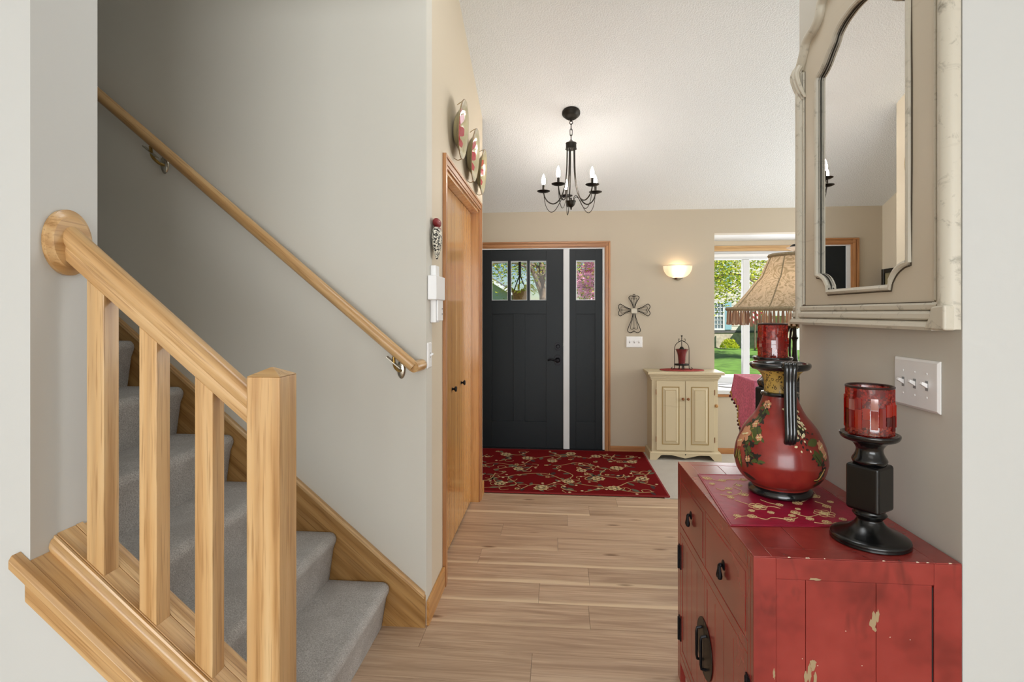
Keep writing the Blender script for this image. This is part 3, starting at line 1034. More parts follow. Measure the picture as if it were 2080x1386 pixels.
# ================================================================== THE RED CHEST
chest = thing('sideboard', 'distressed red lacquer sideboard with black pulls along the right wall', 'sideboard', (0.69, 1.715, 0))
cx0, cx1, cy0, cy1, ctop = 0.462, 0.9265, 1.312, 2.120, 0.831
L = 'red_lacquer'
MB().box(cx0 + .006, cx1 - .003, cy0 + .008, cy1 - .004, 0.062, ctop - .0027).build('carcass', L, chest)
# end panel that faces the camera: frame and three planks
m = MB()
m.box(cx0, 0.514, cy0, cy0 + .02, 0.0, ctop - .0028).box(0.866, cx1, cy0, cy0 + .02, 0.0, ctop - .0028)
m.box(0.514, 0.866, cy0, cy0 + .02, 0.778, ctop - .0028).box(0.514, 0.866, cy0, cy0 + .02, 0.10, 0.15)
m.build('end_frame', L, chest, bevel=0.0015)
for a, b in ((0.5145, 0.5815), (0.5825, 0.7395), (0.7405, 0.8625)):
    MB().box(a, b, cy0 + .0022, cy0 + .02, 0.151, 0.7772).build('plank', L, chest, bevel=0.001)
MB().box(0.8632, 0.8658, cy0 + .004, cy0 + .02, 0.15, 0.772).build('shadow_gap', 'slot_dark', chest)
# worn spots on the end panel
def blob(m, cx, cz, w, h, y, n=14, seed=0):
    r = random.Random(seed)
    m.poly([(cx + w * cos(2 * pi * i / n) * r.uniform(.55, 1.1), y, cz + h * sin(2 * pi * i / n) * r.uniform(.55, 1.1)) for i in range(n)])
m = MB()
for i, (px, pz, w, h) in enumerate(((0.735, 0.690, .006, .026), (0.743, 0.700, .005, .018), (0.728, 0.683, .004, .012), (0.738, 0.668, .003, .006),
        (0.590, 0.560, .006, .025), (0.598, 0.575, .007, .018), (0.582, 0.548, .005, .016), (0.603, 0.545, .005, .022), (0.598, 0.585, .012, .005))):
    blob(m, px, pz, w, h, cy0 + .0019 - .0001 * i, seed=i)
for i, (px, pz, w, h) in enumerate(((0.602, 0.7815, .017, .0032), (0.509, 0.553, .0035, .014))):
    blob(m, px, pz, w, h, cy0 - .0004, seed=30 + i)
m.build('worn_patch', 'worn_wood', chest, recalc=False)['kind'] = 'stuff'
m = MB()
for i in range(9):
    q = random.Random(i)
    x_ = q.uniform(cx0 + .02, cx1 - .01); w_ = q.uniform(.002, .008)
    m.prism([(x_, cy0 - .0003, ctop - .0012), (x_ + w_, cy0 - .0003, ctop - .0006), (x_ + w_ * .8, cy0 - .0003, ctop + .0002), (x_ + w_ * .2, cy0 - .0003, ctop + .0002)], (0, .003, 0))
for i in range(6):
    r = random.Random(90 + i)
    blob(m, r.uniform(.55, .84), r.uniform(.56, .74), .0016, .0013, cy0 + .0018, 7, i)
m.build('chipped_edge', 'chip_white', chest)['kind'] = 'stuff'
# top: frame and three planks
m = MB()
m.box(cx0, 0.504, cy0, cy1, ctop - .0026, ctop).box(0.870, cx1, cy0, cy1, ctop - .0026, ctop)
m.box(0.504, 0.870, cy0, 1.360, ctop - .0026, ctop).box(0.504, 0.870, 2.075, cy1, ctop - .0026, ctop)
m.build('top_frame', L, chest, bevel=0.0012)
for a, b in ((0.5045, 0.5985), (0.5997, 0.7595), (0.7605, 0.8695)):
    MB().box(a, b, 1.3605, 2.0745, ctop - .0026, ctop - .0003).build('top_board', L, chest, bevel=0.0008)
# long front (faces the hall): frame, drawers, doors
F = cx0
m = MB()
m.box(F, F + .02, cy0 + .0201, 1.352, 0.0, ctop - .0028).box(F, F + .02, 2.078, cy1, 0.0, ctop - .0028)
m.box(F, F + .02, 1.352, 2.078, 0.782, ctop - .0028).box(F, F + .02, 1.352, 2.078, 0.572, 0.602)
m.box(F, F + .02, 1.733, 1.747, 0.602, 0.782).box(F, F + .02, 1.352, 2.078, 0.075, 0.112)
m.box(0.8865, cx1, cy1 - .04, cy1, 0.0, 0.1).box(0.8865, cx1, cy0 + .001, cy0 + .04, 0.0, 0.1)
m.build('front_frame', L, chest, bevel=0.0015)
def pull(par, y, z):
    m = MB()
    m.lathe([(0.0001, -0.004), (0.007, -0.004), (0.013, -0.002), (0.015, 0.0)], (F - .0005, y, z), 16, 'X')
    m.ball((F - .009, y, z), 0.006, 10, 8)
    b = m.build('pull_rose', 'black_metal', par, smooth=True)
    m = MB()
    for dy in (-0.006, 0.006):
        m.lathe([(0.0001, 0.004), (0.003, 0.0), (0.004, -0.012), (0.0075, -0.026), (0.006, -0.034), (0.0001, -0.038)], (F - .012, y + dy, z - .002), 10)
    m.build('drop_pull', 'black_metal', b, smooth=True)
for a, b in ((1.3535, 1.7315), (1.7485, 2.0765)):
    d = MB().box(F + .001, F + .02, a, b, 0.6035, 0.7805).build('drawer', L, chest, bevel=0.001)
    MB().box(F - .0005, F + .01, a + .014, b - .014, 0.6175, 0.7665).build('drawer_panel', L, d, bevel=0.0012)
    pull(d, (a + b) / 2, 0.700)
for a, b, s in ((1.3535, 1.7405, 1), (1.7415, 2.0765, -1)):
    d = MB().box(F + .0035, F + .02, a + .026, b - .026, 0.140, 0.544).build('door', L, chest)
    m = MB()
    m.box(F + .0005, F + .02, a, a + .026, 0.1135, 0.5705).box(F + .0005, F + .02, b - .026, b, 0.1135, 0.5705)
    m.box(F + .0005, F + .02, a + .026, b - .026, 0.1135, 0.140).box(F + .0005, F + .02, a + .026, b - .026, 0.544, 0.5705)
    m.build('door_frame', L, d, bevel=0.0012)
    ps = frange(a + .0265, b - .0265, 5)
    for p, q in zip(ps, ps[1:]):
        MB().box(F + .0018, F + .018, p + .0008, q - .0008, 0.1405, 0.5435).build('plank', L, d, bevel=0.001)
    # half of the round brass plate
    c = 1.741
    m = MB()
    a0 = -pi / 2 if s < 0 else pi / 2
    pts = [(F - .0015, c + (0.001 if s < 0 else -0.001) + 0.088 * cos(a0 + pi * i / 24), 0.342 + 0.088 * sin(a0 + pi * i / 24)) for i in range(25)]
    m.prism(pts, (0.002, 0, 0))
    pl = m.build('round_plate', 'bronze', d, bevel=0.0005)
    yb = c - s * 0.026
    m = MB()
    m.tube([(F - .002, yb, 0.395), (F - .016, yb, 0.392), (F - .018, yb, 0.380), (F - .018, yb, 0.305), (F - .016, yb, 0.292), (F - .002, yb, 0.289)], 0.0045, 8)
    m.build('bar_pull', 'black_metal', pl, smooth=True)
    yh = 2.082 if s < 0 else 1.347
    for z in (0.478, 0.205):
        m = MB().box(F - .003, F + .001, yh - .014, yh + .014, z - .044, z + .044)
        m.tube([(F - .004, yh, z - .043), (F - .004, yh, z + .043)], 0.0055, 10)
        m.build('hinge', 'black_metal', d)

# ------------------------------------------------------------------ floral helpers
def flower_pts(r0, petals, n, dep=0.25):
    return [(r0 * (1 - dep + dep * abs(cos(petals * a / 2))), a) for a in frange(0, 2 * pi * (n - 1) / n, n)]

class Flat:
    """flat motifs laid on a cloth at height z"""
    def __init__(s, z): s.z = z; s.m = MB()
    def flower(s, x, y, r, petals=8, ring=None):
        pts = flower_pts(r, petals, petals * 4)
        if ring:
            n = len(pts)
            A = [s.m.bm.verts.new((x + q * cos(a), y + q * sin(a), s.z)) for q, a in pts]
            B = [s.m.bm.verts.new((x + q * ring * cos(a), y + q * ring * sin(a), s.z)) for q, a in pts]
            for i in range(n):
                s.m.bm.faces.new((A[i], A[(i + 1) % n], B[(i + 1) % n], B[i]))
        else:
            s.m.poly([(x + q * cos(a), y + q * sin(a), s.z) for q, a in pts])
    def leaf(s, x, y, a, ln, w):
        ca, sa = cos(a), sin(a)
        pts = [(t * ln, w * sin(pi * t) ** 0.8) for t in frange(0, 1, 7)] + [(t * ln, -w * sin(pi * t) ** 0.8) for t in frange(0.84, 0.16, 5)]
        s.m.poly([(x + u * ca - v * sa, y + u * sa + v * ca, s.z) for u, v in pts])
    def vine(s, pts, w):
        P = smooth_path([(x, y, s.z) for x, y in pts], 8)
        A, B = [], []
        for i, p in enumerate(P):
            t = (P[min(i + 1, len(P) - 1)] - P[max(i - 1, 0)]).normalized()
            nn = Vector((-t.y, t.x, 0)) * w / 2
            A.append(s.m.bm.verts.new(p + nn)); B.append(s.m.bm.verts.new(p - nn))
        for i in range(len(P) - 1):
            s.m.bm.faces.new((A[i], A[i + 1], B[i + 1], B[i]))
        return P

# ------------------------------------------------------------------ entry rug
rug = thing('entry_rug', 'red floral rug lying in front of the black door', 'rug', (-0.15, 4.77, 0))
rx0, rx1, ry0, ry1 = -1.15, 0.838, 4.130, 5.425
MB().box(rx0, rx1, ry0, ry1, 0.0065, 0.015).build('pile', 'rug_pile', rug, bevel=0.003)
m = MB()
for a, b, c, d in ((rx0, rx1, ry0 - .006, ry0 + .008), (rx0, rx1, ry1 - .008, ry1 + .006), (rx1 - .008, rx1 + .006, ry0, ry1), (rx0 - .006, rx0 + .008, ry0, ry1)):
    m.box(a, b, c, d, 0.0062, 0.0158)
m.build('binding', 'rug_border', rug, bevel=0.002)
gold, cream, green, dark = Flat(0.0163), Flat(0.0168), Flat(0.0160), Flat(0.0158)
R = random.Random(5)
vines = [[(-0.62, 4.20), (-0.35, 4.30), (-0.42, 4.52), (-0.12, 4.62), (0.10, 4.40), (0.42, 4.30), (0.60, 4.46), (0.78, 4.36)],
         [(-0.20, 4.20), (-0.05, 4.36), (0.12, 4.58), (-0.02, 4.82), (0.22, 4.98), (0.42, 4.80), (0.66, 4.92)],
         [(-1.05, 4.50), (-0.80, 4.66), (-0.62, 4.90), (-0.36, 4.86), (-0.22, 5.10), (0.05, 5.22), (0.30, 5.14)],
         [(0.20, 4.17), (0.38, 4.28), (0.58, 4.20), (0.74, 4.22)],
         [(-0.95, 4.20), (-0.85, 4.42), (-0.60, 4.40), (-0.55, 4.60)],
         [(0.40, 5.30), (0.58, 5.16), (0.76, 5.24)], [(-0.60, 5.30), (-0.40, 5.20), (-0.30, 5.34)],
         [(0.10, 4.40), (0.02, 4.26), (0.14, 4.18)], [(0.42, 4.80), (0.36, 4.62), (0.52, 4.56), (0.56, 4.66)],
         [(-0.42, 4.52), (-0.54, 4.46), (-0.50, 4.34), (-0.40, 4.36)]]
vines += [[(-0.58, 4.70), (-0.40, 4.80), (-0.30, 4.70), (-0.24, 4.84)], [(0.20, 4.74), (0.30, 4.86), (0.14, 4.92)], [(0.55, 5.30), (0.50, 5.12), (0.62, 5.02), (0.74, 5.12)],
          [(-0.10, 5.34), (0.02, 5.20), (-0.04, 5.06)], [(0.64, 4.74), (0.74, 4.66), (0.80, 4.76)], [(-0.30, 4.20), (-0.20, 4.32), (-0.06, 4.26)], [(-0.56, 4.98), (-0.46, 5.08), (-0.54, 5.18)],
          [(0.28, 4.60), (0.22, 4.50), (0.32, 4.42)], [(-1.1, 4.9), (-0.95, 5.05), (-0.8, 5.0), (-0.7, 5.2)]]
for vn in vines:
    P = gold.vine(vn, 0.0085)
    for p in P[5::9]:
        a = R.uniform(0, 2 * pi)
        gold.vine([(p.x, p.y), (p.x + .05 * cos(a), p.y + .05 * sin(a)), (p.x + .085 * cos(a + .7), p.y + .085 * sin(a + .7)), (p.x + .075 * cos(a + 1.4), p.y + .075 * sin(a + 1.4))], .006)
    for p in P[2::4]:
        a = R.uniform(0, 2 * pi)
        (green if R.random() < .6 else dark).leaf(p.x, p.y, a, R.uniform(.055, .10), R.uniform(.014, .023))
        if R.random() < .5:
            cream.flower(p.x + .05 * cos(a + 2), p.y + .05 * sin(a + 2), .013, 4)
big = [(-0.48, 4.32), (-0.30, 5.10), (0.08, 4.42), (0.44, 4.28), (0.68, 5.05), (0.36, 5.22), (-0.06, 5.02), (-0.14, 4.24), (0.33, 4.52), (0.70, 4.55),
       (-0.52, 5.22), (0.12, 5.30), (-0.36, 4.74), (0.52, 4.84), (-0.80, 4.86), (-0.85, 4.35), (0.20, 4.74)]
for i, (x, y) in enumerate(big):
    r = R.uniform(.045, .062)
    gold.flower(x, y, r, 8, 0.55)
    dark.flower(x, y, r * .56, 8)
    cream.flower(x, y, r * .30, 6)
    cream.flower(x, y, r * 1.0, 8, 0.86)
for i in range(30):
    x, y = R.uniform(-1.05, .78), R.uniform(4.2, 5.35)
    gold.flower(x, y, .022, 5, 0.45)
    green.leaf(x + .02, y, R.uniform(0, 6), .05, .012)
for fl, nm, mt in ((gold, 'gold_vines', 'rug_gold'), (cream, 'cream_petals', 'rug_cream'), (green, 'green_leaves', 'rug_green'), (dark, 'dark_leaves', 'rug_dark')):
    fl.m.build(nm, mt, rug, recalc=False)['kind'] = 'stuff'

# ------------------------------------------------------------------ runner on the chest
run = thing('table_runner', 'crimson runner embroidered with gold flowers lying on the red sideboard', 'runner', (0.66, 1.72, ctop))
m = MB()
pts = []
for cxr, cyr, a0 in ((0.835, 1.545, -pi / 2), (0.835, 1.925, 0)):
    pts += [(cxr + .03 * cos(a0 + t), cyr + .03 * sin(a0 + t)) for t in frange(0, pi / 2, 6)]
outline = [(0.463, 1.488)] + [(0.65, 1.500)] + pts + [(0.66, 1.962), (0.496, 1.958)]
m.prism([(x, y, ctop + .0006) for x, y in outline], (0, 0, 0.0018))
m.build('cloth', 'runner_silk', run, bevel=0.0006)
m = MB()
hem = [(x * 0.97 + 0.665 * .03, y * 0.97 + 1.725 * .03, ctop + .0026) for x, y in outline]
m.tube(hem, 0.0006, 5, closed=True)
m.build('hem_stitch', 'runner_silk', run)
th = MB()
zt_ = ctop + 0.0029
def emb_vine(pts, r=0.0009):
    th.tube(smooth_path([(x, y, zt_) for x, y in pts], 6), r, 5)
def emb_flower(x, y, r, petals=6):
    for k in range(petals):
        a = 2 * pi * k / petals
        c = (x + r * .62 * cos(a), y + r * .62 * sin(a))
        th.tube([(c[0] + r * .36 * cos(t), c[1] + r * .36 * sin(t), zt_) for t in frange(0, 2 * pi * 7 / 8, 8)], 0.00075, 4, closed=True)
    th.ball((x, y, zt_), r * .25, 8, 4, (1, 1, .3))
emb = [(0.515, 1.905, .013), (0.56, 1.885, .010), (0.635, 1.90, .011), (0.60, 1.835, .009), (0.555, 1.80, .010), (0.585, 1.745, .012), (0.535, 1.715, .009),
       (0.590, 1.640, .022), (0.545, 1.560, .011), (0.505, 1.560, .009), (0.64, 1.545, .012), (0.68, 1.60, .011), (0.70, 1.555, .009), (0.76, 1.60, .024), (0.795, 1.66, .010),
       (0.72, 1.68, .012), (0.80, 1.75, .015), (0.66, 1.575, .008), (0.81, 1.86, .012), (0.735, 1.535, .010)]
for x, y, r in emb: emb_flower(x, y, r * 1.25)
for x, y, r in ((0.590, 1.640, .014), (0.76, 1.60, .015), (0.80, 1.75, .010)): emb_flower(x, y, r, 8)
for x, y, r in ((0.69, 1.905, .012), (0.75, 1.89, .010), (0.515, 1.845, .010), (0.545, 1.76, .008), (0.61, 1.595, .010), (0.66, 1.66, .011), (0.70, 1.63, .008), (0.825, 1.70, .009), (0.56, 1.605, .009), (0.79, 1.56, .010)): emb_flower(x, y, r)
for vn in ([(0.50, 1.92), (0.52, 1.90), (0.55, 1.88), (0.59, 1.90), (0.64, 1.895), (0.67, 1.92)],
           [(0.60, 1.86), (0.575, 1.82), (0.59, 1.78), (0.56, 1.74), (0.53, 1.73), (0.51, 1.74)],
           [(0.54, 1.69), (0.565, 1.66), (0.59, 1.64), (0.63, 1.645), (0.65, 1.63)],
           [(0.49, 1.535), (0.51, 1.555), (0.545, 1.56), (0.575, 1.54), (0.60, 1.555), (0.64, 1.545), (0.67, 1.56)],
           [(0.67, 1.60), (0.70, 1.57), (0.74, 1.59), (0.78, 1.61), (0.80, 1.66), (0.78, 1.70)],
           [(0.72, 1.68), (0.75, 1.70), (0.78, 1.73), (0.81, 1.76), (0.82, 1.80)], [(0.70, 1.53), (0.73, 1.52), (0.76, 1.535)],
           [(0.55, 1.80), (0.53, 1.78), (0.515, 1.80)], [(0.62, 1.70), (0.64, 1.67), (0.67, 1.66)]):
    emb_vine(vn)
th.build('embroidery', 'runner_thread', run, recalc=False)['kind'] = 'stuff'

# ------------------------------------------------------------------ painted vase
VX, VY, VZ = 0.708, 1.778, ctop + 0.0042
vase = thing('vase', 'tall red handled vase painted with flowers on the crimson runner', 'vase', (VX, VY, VZ))
body = [(0.085, 0.024), (0.0875, 0.030), (0.106, 0.041), (0.126, 0.066), (0.1355, 0.098), (0.1365, 0.115), (0.131, 0.150), (0.120, 0.180), (0.108, 0.206), (0.091, 0.230),
        (0.074, 0.252), (0.059, 0.282), (0.052, 0.302), (0.0500, 0.312)]
def sm2(pr, k=4): return [(p.x, p.y) for p in smooth_path([(a, b, 0) for a, b in pr], k)]
bodys = sm2(body)
MB().lathe(bodys, (VX, VY, VZ), 64).build('body', 'vase_red', vase, smooth=True)
MB().lathe([(0.0001, 0.0), (0.090, 0.0), (0.0945, 0.004), (0.0945, 0.013), (0.090, 0.020), (0.0852, 0.0245)], (VX, VY, VZ), 64).build('foot', 'vase_black', vase, smooth=True)
neck = sm2([(0.0482, 0.312), (0.0462, 0.335), (0.0490, 0.360), (0.0575, 0.380), (0.0710, 0.394)])
MB().lathe(neck, (VX, VY, VZ), 64).build('neck', 'leopard_gold', vase, smooth=True)
MB().lathe([(0.049, 0.309), (0.0545, 0.311), (0.0565, 0.316), (0.0545, 0.321), (0.047, 0.323)], (VX, VY, VZ), 48).build('neck_ring', 'vase_black', vase, smooth=True)
MB().lathe(sm2([(0.0690, 0.392), (0.080, 0.394), (0.0865, 0.399), (0.0900, 0.407), (0.0875, 0.4140), (0.080, 0.4150), (0.070, 0.407), (0.060, 0.392), (0.046, 0.365), (0.042, 0.335), (0.05, 0.29), (0.08, 0.22)]), (VX, VY, VZ), 64).build('rim', 'vase_black', vase, smooth=True)
TH = radians(-99)
hd = Vector((cos(TH), sin(TH), 0)); hs = Vector((-sin(TH), cos(TH), 0))
hp = smooth_path([(0.094, 0.400), (0.104, 0.4135), (0.1135, 0.408), (0.1175, 0.390), (0.1185, 0.350), (0.120, 0.300), (0.124, 0.255), (0.1265, 0.215), (0.124, 0.192), (0.116, 0.182)], 4) if False else None
hpts = [(0.082, 0.404), (0.094, 0.4175), (0.1080, 0.412), (0.1100, 0.392), (0.1090, 0.360), (0.1130, 0.315), (0.1185, 0.270), (0.1255, 0.228), (0.1270, 0.202), (0.1220, 0.188), (0.1120, 0.184)]
hpp = [(p.x, p.y) for p in smooth_path([(a, b, 0) for a, b in hpts], 4)]
m = MB()
for off, r in ((-0.0098, 0.0080), (0.0, 0.0088), (0.0098, 0.0080)):
    path = []
    for i, (r_, z_) in enumerate(hpp):
        f = i / (len(hpp) - 1)
        wdt = 1.30 - 0.25 * min(1, f * 3) - 0.18 * f
        path.append(Vector((VX, VY, VZ + z_)) + hd * r_ + hs * (off * wdt + 0.006 * (1 - f)))
    m.tube(path, [r * (1.25 - 0.2 * min(1, 3 * i / len(path))) for i in range(len(path))], 10)
m.build('handle', 'vase_black', vase, smooth=True)
m = MB()
m.ball(Vector((VX, VY, VZ + 0.409)) + hd * 0.100 + hs * 0.006, 0.013, 14, 10, (1.9, 1.0, 0.9))
m.build('handle_scroll', 'vase_black', vase, smooth=True)

def rad_at(z):
    for (r0, z0), (r1, z1) in zip(bodys, bodys[1:]):
        if z0 <= z <= z1:
            return r0 + (r1 - r0) * (z - z0) / (z1 - z0)
    return bodys[-1][0]
class Paint:
    """brush strokes lying on the vase body, placed by angle and height"""
    def __init__(s, lift): s.m = MB(); s.lift = lift
    def pt(s, a, z):
        r = rad_at(z) + s.lift
        return (VX + r * cos(a), VY + r * sin(a), VZ + z)
    def shape(s, a, z, ln, w, ang, kind='leaf'):
        N = 8
        rows = []
        for i in range(N + 1):
            t = i / N
            hw = w * (sin(pi * t) ** .75 if kind == 'leaf' else sin(pi * min(1, t * .92 + .04)) ** .5)
            row = []
            for q in (-1, -.5, 0, .5, 1):
                u = t * ln; v = hw * q
                du = u * cos(ang) - v * sin(ang); dz = u * sin(ang) + v * cos(ang)
                row.append(s.m.bm.verts.new(s.pt(a + du / max(.05, rad_at(z)), min(0.31, max(.026, z + dz)))))
            rows.append(row)
        for A, B in zip(rows, rows[1:]):
            for j in range(4):
                try: s.m.bm.faces.new((A[j], A[j + 1], B[j + 1], B[j]))
                except ValueError: pass
    def stroke(s, pts, r):
        s.m.tube([s.pt(p.x, p.y) for p in smooth_path([(a, z, 0) for a, z in pts], 5)], r, 5)
cream_p, gold_p, leaf_p, dark_p, petal_p = Paint(.0010), Paint(.0008), Paint(.0006), Paint(.0004), Paint(.0007)
R = random.Random(21)
view = atan2(-VY, -VX)
def bloom(a, z, r, n=6):
    for k in range(n):
        petal_p.shape(a, z, r, r * .38, 2 * pi * k / n + .3, 'petal')
    for k in range(n):
        (cream_p if k % 3 == 0 else dark_p).shape(a, z, r * .62, r * .10, 2 * pi * k / n + .3, 'petal')
    gold_p.shape(a - .01, z, .008, .005, 0)
def spray(pts, nl, ln=0.022):
    dark_p.stroke(pts, .0011)
    P = smooth_path([(a, z, 0) for a, z in pts], nl)
    for p in P:
        for _ in range(2):
            (dark_p if R.random() < .7 else leaf_p).shape(p.x, p.y, R.uniform(.5, 1.1) * ln, ln * .2, R.uniform(0, 2 * pi))
L_ = view - 1.05
for a, z, r in ((view - 1.02, .190, .026), (view - 1.14, .165, .022), (view - .72, .120, .010), (view - .52, .190, .011), (view - .66, .285, .014), (view - .80, .225, .012)):
    bloom(a, z, r)
spray([(view - .62, .290), (view - .66, .255), (view - .74, .235), (view - .62, .205), (view - .50, .192)], 5)
spray([(view - .98, .178), (view - .80, .150), (view - .70, .140), (view - .56, .132), (view - .45, .120)], 5)
spray([(view - .74, .140), (view - .72, .125), (view - .70, .110)], 3)
spray([(view - 1.05, .215), (view - .88, .235), (view - .78, .262), (view - .70, .290)], 5)
spray([(view - .90, .165), (view - .76, .175), (view - .62, .17)], 4)
spray([(view + .50, .20), (view + .62, .26), (view + .70, .285)], 4)
for a, z, an in ((view - 1.05, .140, -1.4), (view - 1.15, .14, -1.8), (view - .90, .205, .2), (view - .78, .20, -.6), (view - .98, .125, -1.5)):
    leaf_p.shape(a, z, .042, .010, an)
    gold_p.stroke([(a, z), (a + .3 * .042 * cos(an) / .1, z + .7 * .042 * sin(an))], .0006)
for _ in range(130):
    a = view + R.gauss(.60, .13); z = min(.29, max(.165, R.gauss(.235, .035)))
    (cream_p if R.random() < .38 else dark_p).shape(a, z, R.uniform(.006, .012), R.uniform(.002, .0035), R.uniform(0, 6.3))
for a, z, an, ln in ((view + .66, .180, .2, .045), (view + .80, .165, -1.2, .05), (view + .95, .165, -.9, .05), (view + .72, .150, -.2, .035)):
    leaf_p.shape(a, z, ln, .011, an)
bloom(view + 1.10, .170, .018); bloom(view + 1.16, .145, .015)
spray([(view + .80, .15), (view + .95, .12), (view + 1.02, .09), (view + .90, .07)], 5)
gold_p.stroke([(view + .78, .075), (view + .92, .078), (view + 1.05, .105)], .0016)
dark_p.shape(view - .95, .072, .05, .006, -.3); dark_p.shape(view - .92, .064, .04, .005, -.25)
dark_p.shape(view + .82, .055, .05, .006, .25); dark_p.shape(view + .86, .048, .04, .005, .2)
for p, nm, mt in ((dark_p, 'painted_sprigs', 'paint_leaf_dark'), (leaf_p, 'painted_leaves', 'paint_leaf'), (petal_p, 'painted_petals', 'paint_petal'), (gold_p, 'gilt_strokes', 'paint_gold'), (cream_p, 'painted_highlights', 'paint_cream')):
    p.m.build(nm, mt, vase, recalc=False)['kind'] = 'stuff'

# ------------------------------------------------------------------ candlesticks and their mosaic glass cups
def candlestick(name, label, cx, cy, base_r, prof_low, blk, rotz, prof_up, zoff):
    t = thing(name, label, 'candlestick', (cx, cy, ctop), 'black candlesticks on the sideboard')
    MB().lathe(prof_low, (cx, cy, ctop + .0004), 48).build('base', 'black_rubbed', t, smooth=True)
    hw, z0, z1 = blk
    m = MB().box(-hw, hw, -hw, hw, z0, z1)
    m.xform(Matrix.Translation((cx, cy, ctop)) @ Matrix.Rotation(rotz, 4, 'Z'))
    m.build('square_block', 'black_rubbed', t, bevel=0.008, seg=3)
    MB().lathe(prof_up, (cx, cy, ctop), 48).build('dish', 'black_lacquer', t, smooth=True)
    return t
near_low = sm2([(0.0001, 0.0), (0.080, 0.0), (0.0875, 0.006), (0.0865, 0.014), (0.078, 0.019), (0.070, 0.022), (0.052, 0.030), (0.036, 0.042), (0.0295, 0.052), (0.029, 0.058), (0.035, 0.064), (0.038, 0.069), (0.034, 0.074), (0.034, 0.084)], 3)
near_up = sm2([(0.034, 0.194), (0.038, 0.200), (0.0395, 0.207), (0.034, 0.217), (0.0300, 0.228), (0.0310, 0.238), (0.040, 0.250), (0.052, 0.255), (0.062, 0.260), (0.0665, 0.268), (0.0655, 0.2735), (0.060, 0.2735), (0.054, 0.269), (0.03, 0.268), (0.0001, 0.268)], 3)
candlestick('candlestick', 'short black candlestick with square block nearest the camera on the sideboard', 0.788, 1.428, .088, near_low, (0.0395, 0.080, 0.196), radians(35), near_up, 0)
fx, fy = 0.779, 2.020
far_low = sm2([(0.0001, 0.0), (0.070, 0.0), (0.078, 0.006), (0.077, 0.014), (0.066, 0.020), (0.046, 0.034), (0.034, 0.052), (0.032, 0.066), (0.038, 0.076), (0.038, 0.084)], 3)
far_up = sm2([(0.044, 0.306), (0.050, 0.316), (0.052, 0.330), (0.042, 0.340), (0.034, 0.352), (0.031, 0.372), (0.036, 0.392), (0.050, 0.402), (0.062, 0.406), (0.066, 0.413), (0.065, 0.419), (0.060, 0.419), (0.054, 0.415), (0.0001, 0.414)], 3)
candlestick('candlestick', 'tall black candlestick standing behind the painted vase on the sideboard', fx, fy, .078, far_low, (0.046, 0.082, 0.310), radians(48), far_up, 0)

def mosaic_cup(label, cx, cy, z0, r, h, seed, bands):
    t = thing('candle_cup', label, 'candle cup', (cx, cy, z0), 'red mosaic glass candle cups')
    prof = [(0.0001, 0.002), (r * .9, 0.002), (r, 0.004), (r, h - .002), (r - .0015, h), (r - .0045, h), (r - .0055, h - .003), (r - .0055, 0.006), (0.0001, 0.006)]
    MB().lathe(prof, (cx, cy, z0 + .0012), 48).build('glass_cup', 'red_crackle', t, smooth=True)
    m = MB().tube([(cx + (r - .002) * cos(a), cy + (r - .002) * sin(a), z0 + h + .0012) for a in frange(0, 2 * pi * 35 / 36, 36)], 0.0034, 8, closed=True)
    m.build('rim', 'cup_rim', t, smooth=True)
    rr = random.Random(seed)
    n = 20
    lo, hi = bands
    for k in range(n):
        a = 2 * pi * k / n
        da = 2 * pi / n * .44
        zb = lo * h + rr.uniform(0, .12) * h
        ztp = hi * h + rr.uniform(-.14, .08) * h
        cut = rr.uniform(.35, .65)
        zs_ = [zb, zb + (ztp - zb) * cut, ztp] if rr.random() < .6 else [zb, ztp]
        for q0, q1 in zip(zs_, zs_[1:]):
            m = MB()
            A = [(cx + (r + .0002) * cos(a + s * da), cy + (r + .0002) * sin(a + s * da)) for s in (-1, 0, 1)]
            B = [(cx + (r + .0024) * cos(a + s * da), cy + (r + .0024) * sin(a + s * da)) for s in (-1, 0, 1)]
            loop0 = [(x, y, z0 + q0 + .0008) for x, y in A + B[::-1]]
            loop1 = [(x, y, z0 + q1 - .0008) for x, y in A + B[::-1]]
            m.loops([loop0, loop1])
            m.build('glass_tile', rr.choice(['red_tile_a', 'red_tile_a', 'red_tile_b', 'red_tile_c', 'red_tile_d' if rr.random() < .4 else 'red_tile_a']), t)
    return t
mosaic_cup('red mosaic glass candle cup on the short black candlestick near the wall switches', 0.788, 1.428, ctop + .2690, 0.0535, 0.122, 3, (0.14, 0.74))
mosaic_cup('glowing red mosaic glass candle cup behind the vase against the window', fx, fy, ctop + .4150, 0.0500, 0.122, 9, (0.22, 0.62))

# ------------------------------------------------------------------ the big mirror
mir = thing('arched_mirror', 'tall arched mirror in a distressed cream frame hanging above the sideboard', 'mirror', (0.9, 1.707, 1.37))
XF = 0.905                                    # plane of the frame board
MC = 1.707
def half(pts):                                # mirror a right-hand outline (dy, z) about the centre
    return [(MC + d, z) for d, z in pts] + [(MC - d, z) for d, z in reversed(pts)]
def cat(pts, k=5): return [(p.x, p.y) for p in smooth_path([(a, b, 0) for a, b in pts], k)]
gl_half = [(0.168, 1.480)] + cat([(0.172, 1.500), (0.192, 1.523), (0.222, 1.538), (0.246, 1.541)], 3) + [(0.246, 1.80), (0.246, 2.0), (0.246, 2.222)] + \
          cat([(0.240, 2.236), (0.212, 2.247), (0.188, 2.262), (0.165, 2.282), (0.135, 2.306), (0.118, 2.326), (0.080, 2.344), (0.03, 2.354), (0.0, 2.356)], 4)
